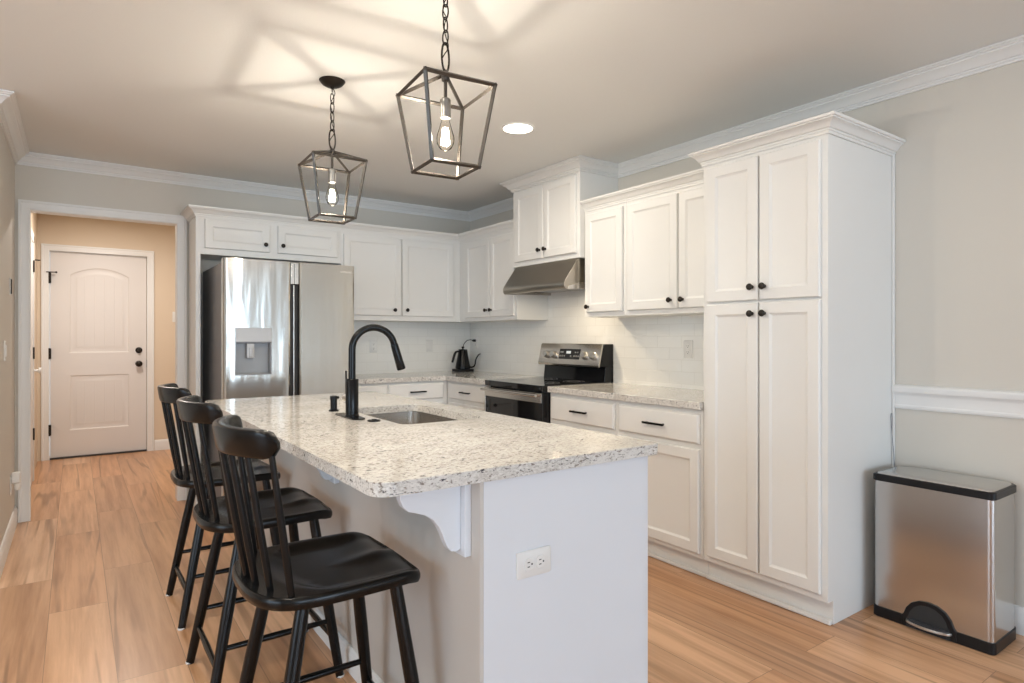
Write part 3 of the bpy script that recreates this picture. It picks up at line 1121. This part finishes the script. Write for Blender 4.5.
left_plate('light_switch', 'white rocker switch on the short left wall', 'switch', 4.555, 1.17, _sw)
left_plate('wall_outlet', 'white outlet low on the left wall, below the plug-in freshener', 'outlet', 4.97, .32, _ou)
fr = thing('air_freshener', 'white plug-in air freshener low on the left wall', 'air freshener', (XL, 4.97, .355))
MB().prism(rrect(4.945, 4.995, .330, .400, .012), lambda u, v, w: (w, u, v), XL + .0065, XL + .050).build('housing', 'plastic', fr, bev=.006)
MB().lathe([(.012, 0), (.016, .01), (.016, .035), (.011, .042)], (XL + .034, 4.97, .288), 'z', 14).build('bottle', 'plastic', fr)
th = thing('thermostat', 'slim dark wall sensor on the short left wall', 'thermostat', (XL, 4.91, 1.515))
MB().box(XL + .0005, XL + .012, 4.900, 4.925, 1.515, 1.607).build('housing', 'bronze', th, bev=.003)
MB().box(XL + .0005, XL + .006, 4.893, 4.932, 1.508, 1.614).build('mount_plate', 'plastic', th, bev=.002)
FHW = Face('y', YH)
outlet_plate('white switch plate on the hall wall beside the opening', FHW, .925, 1.474, True, 'switch', 1)

# ------------------------------------------------------------------ refrigerator
RX0, RX1, RYF = .805, 1.708, 4.450
fg = thing('refrigerator', 'stainless french-door refrigerator with a water dispenser', 'refrigerator', ((RX0 + RX1) / 2, 4.88, 0))
mb = MB().box(RX0 + .006, RX1 - .006, 4.53, 5.300, .03, 1.755)
mb.box(RX0 + .03, RX1 - .03, 4.56, 5.28, 0.0, .03)
mb.build('body', 'darkgrey', fg, bev=.004)
for x in (RX0 + .02, RX1 - .13):
    MB().box(x, x + .11, 4.532, 4.66, 1.755, 1.782).build('hinge_cover', 'darkgrey', fg, bev=.006)


def fridge_door(x0, x1, z0, z1, name, cut=None, mat='fridge'):
    """curved-edge steel door; cut = (xa, xb, za, zb) leaves a recess for the dispenser"""
    mb = MB()
    r = .016
    xs = [(x0, .0785), (x0, r), (x0 + r * .3, r * .3), (x0 + r, 0)]
    xe = [(x1 - r, 0), (x1 - r * .3, r * .3), (x1, r), (x1, .0785)]
    if not cut:
        mb.prism(xs + xe, lambda u, v, w: (u, RYF + v, w), z0, z1)
    else:
        xa, xb, za, zb = cut
        mb.prism(xs + [(x1 - r, 0)] + xe[1:], lambda u, v, w: (u, RYF + v, w), zb, z1)
        mb.prism(xs + xe, lambda u, v, w: (u, RYF + v, w), z0, za)
        mb.prism(xs + [(xa, 0), (xa, .0785)], lambda u, v, w: (u, RYF + v, w), za, zb)
        mb.prism([(xb, .0785), (xb, 0)] + xe, lambda u, v, w: (u, RYF + v, w), za, zb)
    return mb.build(name, mat, fg, ang=14)


ld = fridge_door(RX0, 1.241, .70, 1.778, 'door', (.876, 1.112, .990, 1.312))
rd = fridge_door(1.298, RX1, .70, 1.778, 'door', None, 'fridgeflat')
# dispenser
dp = MB().box(.876, 1.112, RYF - .003, RYF + .020, 1.214, 1.312)
dp.build('dispenser_panel', 'dispenser', ld, bev=.004)
mb = MB()
for (a, b) in ((.876, .884), (1.104, 1.112)):
    mb.box(a, b, RYF + .001, RYF + .078, .990, 1.214)
mb.box(.884, 1.104, RYF + .066, RYF + .078, .990, 1.214)
mb.box(.884, 1.104, RYF + .001, RYF + .078, .990, 1.000)
mb.box(.884, 1.104, RYF + .021, RYF + .078, 1.205, 1.312)
mb.build('dispenser_recess', 'midgrey', ld, bev=.002)
mb = MB().box(.955, 1.003, RYF + .022, RYF + .046, 1.105, 1.205)
mb.box(.968, .992, RYF + .016, RYF + .026, 1.112, 1.180)
mb.build('dispenser_paddle', 'dispenser', ld, bev=.004)
# handle channel between the doors
mb = MB().box(1.242, 1.268, RYF + .030, RYF + .075, .70, 1.620)
mb.build('handle_channel', 'slot', ld, bev=.002)
mb = MB().box(1.271, 1.297, RYF + .030, RYF + .075, .70, 1.620)
mb.build('handle_channel', 'slot', rd, bev=.002)
mb = MB().box(1.242, 1.2685, RYF + .006, RYF + .075, 1.622, 1.776)
mb.build('handle_cap', 'steel', ld, bev=.003)
mb = MB().box(1.2705, 1.297, RYF + .006, RYF + .075, 1.622, 1.776)
mb.build('handle_cap', 'steel', rd, bev=.003)
mb = MB().box(1.262, 1.270, RYF + .012, RYF + .040, .70, 1.615)
mb.build('grip_edge', 'steel', ld, bev=.002)
for z0, z1 in ((.05, .365), (.375, .690)):
    d = fridge_door(RX0, RX1, z0, z1, 'freezer_drawer')
    mb = MB().box(RX0 + .05, RX1 - .05, RYF - .045, RYF - .025, z1 - .075, z1 - .05)
    mb.box(RX0 + .07, RX0 + .09, RYF - .027, RYF + .001, z1 - .072, z1 - .053)
    mb.box(RX1 - .09, RX1 - .07, RYF - .027, RYF + .001, z1 - .072, z1 - .053)
    mb.build('handle', 'steel', d, bev=.004)
fcu = bpy.data.curves.new('logo_lettering', 'FONT')
fcu.body = 'SAMSUNG'
fcu.size = .0215
fcu.extrude = .0006
fcu.align_x = 'CENTER'
tmp = bpy.data.objects.new('tmp_text', fcu)
COL.objects.link(tmp)
dg = bpy.context.evaluated_depsgraph_get()
lm = bpy.data.meshes.new_from_object(tmp.evaluated_get(dg))
bpy.data.objects.remove(tmp)
lm.transform(Matrix.Rotation(PI / 2, 4, 'X'))
bb = [v.co.x for v in lm.vertices]
k = .085 / (max(bb) - min(bb))
lm.transform(Matrix.Diagonal((k, 1, k, 1)))
lm.materials.clear()
lm.materials.append(M['logo'])
lo = bpy.data.objects.new('logo_lettering', lm)
COL.objects.link(lo)
lo.parent = rd
lo.location = Vector((1.640, RYF - .0006, 1.722)) - world_loc(rd)

# ------------------------------------------------------------------ range
GY0, GY1 = 3.288, 4.010
rg = thing('range', 'stainless and black freestanding electric range with back control panel', 'range', (2.9, (GY0 + GY1) / 2, 0))
mb = MB().box(2.630, XW - .02, GY0 + .002, GY1 - .002, .02, .876)
mb.box(2.66, 3.20, GY0 + .03, GY1 - .03, 0, .02)
mb.build('body', 'blackplastic', rg, bev=.002)
mb = MB().box(2.578, 3.165, GY0, GY1, .877, .919)
mb.build('cooktop', 'blackglass', rg, bev=.006)
mb = MB()
for cx, cy, r in ((2.76, 3.49, .105), (2.76, 3.84, .085), (3.03, 3.49, .080), (3.03, 3.84, .105)):
    for q in (r, r * .62):
        mb.tube([(cx + q * math.cos(a * PI / 24), cy + q * math.sin(a * PI / 24), .9193) for a in range(48)], .0011, 6, closed=True, flat=.25)
mb.build('burner_ring', 'midgrey', rg)
od = MB().box(2.580, 2.629, GY0 + .003, GY1 - .003, .215, .866).build('oven_door', 'blackglass', rg, bev=.003)
mb = MB().box(2.574, 2.581, GY0 + .010, GY1 - .003, .800, .866)
mb.box(2.574, 2.581, GY1 - .018, GY1 - .003, .216, .801)
mb.build('door_trim', 'steel', od, bev=.002)
mb = MB().tube([(2.536, GY0 + .02, .852), (2.536, GY1 - .02, .852)], .011, 14)
mb.tube([(2.536, GY0 + .05, .852), (2.576, GY0 + .05, .850)], .008, 10)
mb.tube([(2.536, GY1 - .05, .852), (2.576, GY1 - .05, .850)], .008, 10)
mb.build('handle', 'steel', od)
mb = MB().box(2.5795, 2.5805, GY0 + .10, GY1 - .10, .34, .74)
mb.build('oven_window', 'blackglass', od)
dr = MB().box(2.585, 2.629, GY0 + .003, GY1 - .003, .06, .205).build('storage_drawer', 'steel', rg, bev=.003)
# back control panel: black riser and a sloping steel console
mb = MB().prism([(3.150, .900), (3.168, 1.045), (3.222, 1.045), (3.222, .900)], lambda u, v, w: (u, w, v), GY0 + .004, GY1 - .004)
mb.build('riser', 'blackglass', rg, bev=.002)
cpn = MB().prism([(3.098, 1.026), (3.092, 1.040), (3.128, 1.190), (3.136, 1.198), (3.142, 1.198), (3.104, 1.030)], lambda u, v, w: (u, w, v), GY0, GY1 - .006).build('control_panel', 'steel', rg, bev=.002)
mb = MB().prism([(3.112, 1.032), (3.1435, 1.172), (3.148, 1.196), (XW - .012, 1.196), (XW - .012, .90), (3.223, .90), (3.223, 1.03)], lambda u, v, w: (u, w, v), GY0 + .001, GY1 - .001)
mb.build('back_housing', 'blackplastic', rg, bev=.003)
sl = math.atan2(.036, .150)


def on_panel(y, h, out=0.0):
    """point on the sloping console: h metres up the slope from its lower edge"""
    return Vector((3.092 + h * math.sin(sl) - out * math.cos(sl), y, 1.040 + h * math.cos(sl) + out * math.sin(sl)))


RM = Matrix.Rotation(sl, 4, 'Y')
for y in (3.905, 3.815, 3.455, 3.362):
    mb = MB()
    mb.lathe([(.031, 0), (.031, .004), (.027, .006), (.0255, .026), (.023, .030), (0, .0305)], (0, 0, 0), '-x', 22)
    mb.box(-.030, -.026, -.003, .003, -.018, .018)
    mb.transform(Matrix.Translation(on_panel(y, .072, .0005)) @ RM)
    mb.build('knob', 'nickel', cpn)
mb = MB().box(-.0015, .001, -.120, .120, -.040, .040)
mb.transform(Matrix.Translation(on_panel(3.632, .080, .0003)) @ RM)
dsp = mb.build('clock_display', 'blackglass', cpn)
mb = MB().box(-.003, -.001, -.026, .026, -.010, .010)
mb.transform(Matrix.Translation(on_panel(3.642, .093, .0003)) @ RM)
mb.build('lit_digits', 'display', dsp)
for (dy, dz) in ((.10, .014), (.08, .014), (-.07, .014), (-.095, .014), (.105, -.016), (.08, -.016), (.055, -.016), (-.02, -.016), (-.06, -.016), (-.085, -.016), (-.108, -.016)):
    mb = MB().box(-.0028, -.001, dy - .007, dy + .007, dz - .005, dz + .005)
    mb.transform(Matrix.Translation(on_panel(3.632, .080, .0003)) @ RM)
    mb.build('button', 'nickel', dsp)

# ------------------------------------------------------------------ range hood
hd = thing('range_hood', 'stainless under-cabinet range hood above the range', 'range hood', (3.0, 3.65, 1.58))
HP = [(2.884, 1.8045), (2.768, 1.648), (2.758, 1.626), (2.758, 1.606), (2.768, 1.588), (2.784, 1.582), (2.794, 1.584), (2.794, 1.603), (2.900, 1.632), (XW - .012, 1.632), (XW - .012, 1.8045)]
H0, H1 = 3.276, 4.026
MB().prism(HP, lambda u, v, w: (u, w, v), H0, H1).build('canopy', 'hoodsteel', hd, bev=.003)
mb = MB()
for a in (H0, H1 - .012):
    mb.prism([(2.792, 1.583), (2.792, 1.606), (2.90, 1.634), (XW - .014, 1.634), (XW - .014, 1.595), (2.92, 1.590)], lambda u, v, w: (u, w, v), a + .001, a + .011)
mb.build('side_skirt', 'steel', hd)
mb = MB().box(2.93, 3.20, H0 + .06, H1 - .06, 1.612, 1.6325)
mb.build('grease_filter', 'midgrey', hd, bev=.002)
mb = MB().box(2.815, 2.885, H0 + .14, H0 + .24, 1.598, 1.622)
mb.build('lamp_lens', 'plastic', hd, bev=.004)
mb = MB().box(3.215, XW - .013, H0 - .020, H0 - .001, 1.60, 1.78)
mb.build('cord_cover', 'hoodsteel', hd, bev=.004)

# ------------------------------------------------------------------ kettle
KX, KY, KZ = 3.085, 5.190, .914
kt = thing('gooseneck_kettle', 'black gooseneck electric kettle on its base in the counter corner', 'kettle', (KX, KY, KZ))
MB().prism(rrect(KX - .088, KX + .088, KY - .075, KY + .075, .02), lambda u, v, w: (u, v, w), KZ, KZ + .024).build('power_base', 'blackplastic', kt, bev=.004)
MB().lathe([(.070, .026), (.073, .030), (.072, .050), (.060, .110), (.047, .180), (.044, .204), (.042, .208)], (KX, KY, KZ), 'z', 32).build('body', 'black', kt)
lid = MB().lathe([(.043, .208), (.041, .214), (.012, .217), (.007, .219), (.007, .226), (.014, .230), (.015, .238), (.009, .243), (0, .244)], (KX, KY, KZ), 'z', 24).build('lid', 'black', kt)
hx, hy = -.97, -.24
mb = MB().tube([(KX + hx * .040, KY + hy * .040, KZ + .192), (KX + hx * .072, KY + hy * .072, KZ + .196), (KX + hx * .096, KY + hy * .096, KZ + .190),
                (KX + hx * .112, KY + hy * .112, KZ + .168), (KX + hx * .132, KY + hy * .132, KZ + .118), (KX + hx * .142, KY + hy * .142, KZ + .092)],
               [.008, .009, .011, .012, .012, .010], 12)
mb.build('handle', 'blackplastic', kt)
sxd, syd = .80, -.60
pts = []
for (q, z) in ((.060, .046), (.086, .040), (.108, .048), (.120, .072), (.122, .098), (.128, .120), (.142, .148), (.156, .166), (.172, .172)):
    pts.append((KX + sxd * q, KY + syd * q, KZ + z))
MB().tube(pts, [.010, .009, .008, .0075, .007, .0065, .006, .0055, .005], 12).build('spout', 'black', kt)
cd = MB().tube([(3.216, 5.205, 1.213), (3.190, 5.215, 1.222), (3.160, 5.235, 1.216), (3.138, 5.255, 1.185), (3.130, 5.270, 1.140), (3.150, 5.275, 1.085), (3.180, 5.270, 1.03), (3.198, 5.262, .97), (3.192, 5.250, .930), (3.160, 5.245, .924)], .0034, 8)
cd.build('power_cord', 'blackplastic', kt)
MB().tube([(3.2365, 5.205, 1.214), (3.216, 5.205, 1.214), (3.200, 5.208, 1.216)], [.013, .013, .006], 12).build('plug', 'blackplastic', kt)

# ------------------------------------------------------------------ trash can
TY0, TY1, TX0, TX1 = .880, 1.336, 2.930, 3.222
bn = thing('trash_can', 'slim stainless step trash can between the pantry and the right wall', 'trash can', ((TX0 + TX1) / 2, (TY0 + TY1) / 2, 0))


def can_outline(g, n=8):
    pts = rrect(TX0 + g, TX1 - g, TY0 + g, TY1 - g, (.020, .062, .062, .020), n)
    out = []
    for p, q in zip(pts, pts[1:] + pts[:1]):        # keep the flat sides flat: support points beside each corner
        out.append(p)
        L = math.hypot(q[0] - p[0], q[1] - p[1])
        if L > .05:
            for t in (.006 / L, 1 - .006 / L):
                out.append((p[0] + (q[0] - p[0]) * t, p[1] + (q[1] - p[1]) * t))
    return out


MB().loft([[(x, y, z) for x, y in can_outline(g)] for g, z in ((.004, .0), (0, .004), (0, .046), (.002, .048))]).build('base_band', 'blackplastic', bn)
MB().loft([[(x, y, z) for x, y in can_outline(g)] for g, z in ((.004, .048), (.004, .607))]).build('body', 'cansteel', bn)
lidp = MB().loft([[(x, y, z) for x, y in can_outline(g)] for g, z in ((.002, .607), (-.001, .609), (-.001, .634), (.003, .638))]).build('lid', 'blackplastic', bn)
MB().loft([[(x, y, z) for x, y in can_outline(g)] for g, z in ((.011, .6375), (.012, .641), (.020, .644), (.06, .646))]).build('lid_plate', 'cansteel', lidp)
yc = 1.112
arch = [(yc - .103, .046), (yc - .094, .056), (yc - .084, .084), (yc - .064, .110), (yc - .034, .127), (yc, .132), (yc + .034, .127), (yc + .064, .110), (yc + .084, .084), (yc + .094, .056), (yc + .103, .046), (yc + .103, .004), (yc - .103, .004)]
arc_o = MB().prism(arch, lambda u, v, w: (w, u, v), TX0 - .004, TX0 + .006).build('pedal_arch', 'blackplastic', bn, bev=.003)
inn = [(yc + (a - yc) * .80, .004 + (b - .004) * .87) for a, b in arch]
MB().prism(inn, lambda u, v, w: (w, u, v), TX0 - .0055, TX0 - .003).build('pedal_recess', 'slot', bn)


def pedal_pts(r):
    out = []
    for k in range(15):
        a = PI * k / 14
        out.append((TX0 - .004 - r * .036 * math.sin(a), yc - .003 + .086 * r * math.cos(a)))
    return out


pd = MB().prism(pedal_pts(1.0), lambda u, v, w: (u, v, w), .026, .036).build('pedal', 'nickel', bn, bev=.002)
MB().prism(pedal_pts(.88), lambda u, v, w: (u, v, w), .0362, .041).build('pedal_pad', 'pedal', pd, bev=.001)

# thin cord hooked on the pantry side behind the bin
pts = [(3.226, 1.366, .56), (3.226, 1.372, .70), (3.222, 1.377, .78), (3.213, 1.379, .86), (3.216, 1.379, .880), (3.226, 1.379, .880), (3.228, 1.379, .86), (3.222, 1.377, .78), (3.228, 1.372, .70), (3.230, 1.366, .56)]
tag(MB().tube(pts, .0014, 8).build('thin_cord', 'cord', origin=(3.226, 1.37, .56)), 'thin grey looped cord hanging on the pantry side above the trash can', 'cord')


# ------------------------------------------------------------------ stools
def make_stool():
    t = thing('counter_stool', 'black spindle-back counter stool', 'stool', (0, 0, 0), 'black spindle-back stools along the island')
    SZ = .622
    # seat outline: straight flared front, rounded back
    out = []
    ctrl = [(-.245, 0), (-.243, .07), (-.228, .135), (-.195, .185), (-.145, .212), (-.07, .222), (.02, .222), (.10, .219), (.150, .213), (.176, .200), (.187, .178), (.190, .12), (.193, .06), (.194, 0)]
    full = ctrl + [(x, -y) for x, y in reversed(ctrl[1:-1])]
    n = len(full)
    for i in range(n):
        p0, p1, p2, p3 = [Vector(full[(i + k - 1) % n]) for k in range(4)]
        for q in (0, .25, .5, .75):
            out.append(.5 * ((2 * p1) + (-p0 + p2) * q + (2 * p0 - 5 * p1 + 4 * p2 - p3) * q * q + (-p0 + 3 * p1 - 3 * p2 + p3) * q ** 3))

    def smooth(a, b, x):
        x = max(0, min(1, (x - a) / (b - a)))
        return x * x * (3 - 2 * x)

    def ztop(x, y):
        yy = abs(y)
        side = 1 - smooth(.150, .205, yy)
        back = smooth(-.165, -.125, x - .10 * (yy / .2) ** 2)
        dip = .017 * side * back * (1 - .55 * smooth(.05, .19, x))
        ridge = .008 * math.exp(-(y / .035) ** 2) * smooth(-.02, .15, x)
        return SZ - dip + ridge * back - .010 * smooth(.135, .195, x)
    cx = -.02
    mb = MB()
    loops = []
    for s, z in ((.0, -.034), (.93, -.034), (.985, -.030), (1.0, -.020), (1.0, -.010), (.990, -.003)):
        loops.append([(cx + (p.x - cx) * s, p.y * s, SZ + z - .010 * smooth(.135, .195, p.x)) for p in out])
    for s in (.975, .95, .92, .89, .86, .82, .76, .68, .58, .46, .32, .16, .0):
        loops.append([(cx + (p.x - cx) * s, p.y * s, ztop(cx + (p.x - cx) * s, p.y * s)) for p in out])
    mb.loft(loops, True, False, False)
    bmesh.ops.remove_doubles(mb.bm, verts=mb.bm.verts, dist=1e-5)
    mb.build('seat', 'stool', t, ang=50)
    tops = {}
    for sx in (-1, 1):
        for sy in (-1, 1):
            a = Vector((-.120 if sx < 0 else .125, sy * .150, SZ - .030))
            b = Vector((-.232 if sx < 0 else .205, sy * .212, .0))
            tops[(sx, sy)] = (a, b)
            L = MB().tube([a, a.lerp(b, .08), a.lerp(b, .45), a.lerp(b, .9), b], [.0165, .0175, .0195, .0165, .0150], 16)
            lg = L.build('leg', 'stool', t)
            MB().lathe([(.0145, .0003), (.0155, .003), (.0152, .008)], (b.x, b.y, 0), 'z', 14).build('glide', 'plastic', lg)

    def at(sx, sy, z):
        a, b = tops[(sx, sy)]
        return a.lerp(b, (a.z - z) / (a.z - b.z))
    for (p, q) in (((-1, -1), (1, -1)), ((-1, 1), (1, 1))):
        a, b = at(*p, .205), at(*q, .205)
        MB().tube([a, a.lerp(b, .5), b], [.0085, .0115, .0085], 12).build('stretcher', 'stool', t)
    for (p, q) in (((-1, -1), (-1, 1)), ((1, -1), (1, 1))):
        a, b = at(*p, .140), at(*q, .140)
        MB().tube([a, a.lerp(b, .5), b], [.0085, .0115, .0085], 12).build('stretcher', 'stool', t)

    def arc(s, half, x_end, sag):
        return (x_end - sag * (1 - s * s), half * s)
    for k in range(7):
        s = -1 + 2 * k / 6
        x0, y0 = arc(s, .188, -.160, .060)
        x1, y1 = arc(s, .190, -.207, .074)
        a = Vector((x0, y0, ztop(x0, y0) - .004))
        b = Vector((x1, y1, .968))
        MB().tube([a, a.lerp(b, .3), a.lerp(b, .6), b], [.0080, .0095, .0090, .0075], 12).build('spindle', 'stool', t)
    # bent crest rail with rounded ends
    loops = []
    m = 29
    for i in range(m):
        s = -1 + 2 * i / (m - 1)
        x, y = arc(s, .205, -.195, .086)
        tx, ty = 2 * .090 * s, .213
        L = math.hypot(tx, ty)
        nx, ny = -ty / L, tx / L            # points to the rear
        e = max(0, (abs(s) - .84) / .16)
        hh = .0355 * math.sqrt(max(0.06, 1 - .94 * e * e))
        th = .0165 * math.sqrt(max(.15, 1 - .85 * e * e))
        lean = .16
        ring = []
        for q in range(16):
            a = 2 * PI * q / 16
            ca, sa = math.cos(a), math.sin(a)
            u = th * math.copysign(abs(ca) ** .38, ca)
            v = hh * math.copysign(abs(sa) ** .32, sa)
            ring.append((x + nx * (u + lean * v), y + ny * (u + lean * v), .993 + v))
        loops.append(ring)
    MB().loft(loops).build('crest_rail', 'stool', t, ang=50)
    MB().box(-.06, .04, -.10, .10, SZ - .052, SZ - .033).build('swivel_block', 'stool', t, bev=.008)
    return t


STOOLS = [((.588, 1.715), 'black spindle-back stool nearest the white bracket at the island corner'),
          ((.592, 2.435), 'middle black spindle-back stool, between the two others at the island'),
          ((.604, 3.185), 'black spindle-back stool nearest the hall doorway and refrigerator')]
s0 = make_stool()
for i, ((x, y), lab) in enumerate(STOOLS):
    o = s0 if i == 0 else copy_tree(s0)
    o.location = (x, y, 0)
    o['label'] = lab


# ------------------------------------------------------------------ pendants
def make_pendant(loc, rz, label, chain_extra):
    x, y = loc
    t = thing('lantern_pendant', label, 'pendant light', (0, 0, 0), 'lantern pendants over the island')
    zt, zb, za = 2.092, 1.822, 2.147
    a, b, r = .125, .085, .0058
    fr = MB()
    ct = [Vector((sx * a, sy * a, zt)) for sx, sy in ((-1, -1), (1, -1), (1, 1), (-1, 1))]
    cb = [Vector((sx * b, sy * b, zb)) for sx, sy in ((-1, -1), (1, -1), (1, 1), (-1, 1))]
    ap = Vector((0, 0, za))

    def bar(p, q, ext=.0):
        d = (q - p).normalized()
        p, q = p - d * ext, q + d * ext
        fr.tube([p, q], r * 1.25, 4)
    for i in range(4):
        bar(ct[i], ct[(i + 1) % 4], r)
        bar(cb[i], cb[(i + 1) % 4], r)
        bar(ct[i], cb[i])
        bar(ct[i], ap)
    fr.build('cage', 'lantern', t, ang=30)
    MB().lathe([(.004, 2.062), (.006, 2.064), (.006, 2.120), (.013, 2.124), (.015, 2.150), (.009, 2.158), (.0045, 2.162)], (0, 0, 0), 'z', 14).build('stem', 'lantern', t)
    MB().lathe([(.012, 1.994), (.0185, 1.996), (.0185, 2.058), (.014, 2.064), (.004, 2.066)], (0, 0, 0), 'z', 20).build('socket', 'socket', t)
    bp = [(.0125, 1.997), (.0150, 1.985), (.0215, 1.962), (.0290, 1.938), (.0310, 1.924), (.0285, 1.908), (.0200, 1.893), (.0080, 1.886), (.0015, 1.883)]
    bl = MB().lathe(bp, (0, 0, 0), 'z', 24).build('bulb', 'bulb', t)
    fm = MB()
    for k in range(6):
        a0, a1 = 2 * PI * k / 6, 2 * PI * (k + .5) / 6
        fm.tube([(.008 * math.cos(a0), .008 * math.sin(a0), 1.962), (.013 * math.cos(a1), .013 * math.sin(a1), 1.906)], .0026, 6)
        fm.tube([(.013 * math.cos(a1), .013 * math.sin(a1), 1.906), (.008 * math.cos(a0 + PI / 3), .008 * math.sin(a0 + PI / 3), 1.962)], .0026, 6)
    fm.build('filament', 'filament', bl)

    # chain: a big ring, then alternating links up to the canopy
    def link(zc, h, w, rr, turn, name='chain_link'):
        pts = []
        for k in range(20):
            q = 2 * PI * k / 20
            u, v = w * math.cos(q), h * math.sin(q)
            pts.append((u * math.cos(turn), u * math.sin(turn), zc + v))
        MB().tube(pts, rr, 8, closed=True).build(name, 'bronze', t)
    z = 2.156
    link(z + .048, .050, .021, .0036, math.radians(30), 'hanging_ring')
    z += .094
    k = 0
    h = .0255
    while z + 2 * h < 2.462:
        link(z + h - .003, h, .0115, .0026, math.radians(30 + 90 * ((k + 1) % 2)))
        z += 2 * h - .0075
        k += 1
    link(2.455, .020, .010, .0026, math.radians(70), 'canopy_loop')
    wpts = []
    for k in range(33):
        s = k / 32
        w = .013 * math.sin(s * PI * 5) + (.012 * math.exp(-((s - .55) / .09) ** 2) if chain_extra else 0)
        wpts.append((w * math.cos(2.2 + s * 4), w * math.sin(2.2 + s * 4), 2.160 + s * .300))
    MB().tube(wpts, .0019, 6).build('wire', 'bronze', t)
    MB().lathe([(.006, -.040), (.010, -.031), (.030, -.028), (.048, -.018), (.060, -.004), (.062, -.0005)], (0, 0, CEIL), 'z', 28).build('canopy', 'bronze', t)
    t.location = (x, y, 0)
    t.rotation_euler = (0, 0, rz)
    d = bpy.data.lights.new('bulb_lamp', 'POINT')
    d.energy = 27
    d.color = (1.0, 0.92, 0.81)
    d.shadow_soft_size = .018
    lo = bpy.data.objects.new('bulb_lamp', d)
    COL.objects.link(lo)
    lo.parent = t
    lo.location = (0, 0, 1.93)
    return t


make_pendant((1.034, 1.856), math.radians(-5), 'open-cage lantern pendant nearest the camera, above the near half of the island', True)
make_pendant((1.018, 2.948), math.radians(-2), 'open-cage lantern pendant toward the refrigerator, its round ceiling canopy in view', False)

# recessed ceiling light in view
rl = thing('recessed_downlight', 'round lit recessed downlight in the ceiling right of the pendants', 'ceiling light', (2.148, 2.975, CEIL))
mb = MB()
mb.lathe([(.086, -.003), (.088, -.006), (.096, -.004), (.099, -.0005)], (2.148, 2.975, CEIL), 'z', 40, False, False)
mb.build('trim_ring', 'trim', rl)
MB().lathe([(.0875, -.001), (.0875, -.0045), (.07, -.0055), (0, -.006)], (2.148, 2.975, CEIL), 'z', 40).build('diffuser', 'glow', rl)
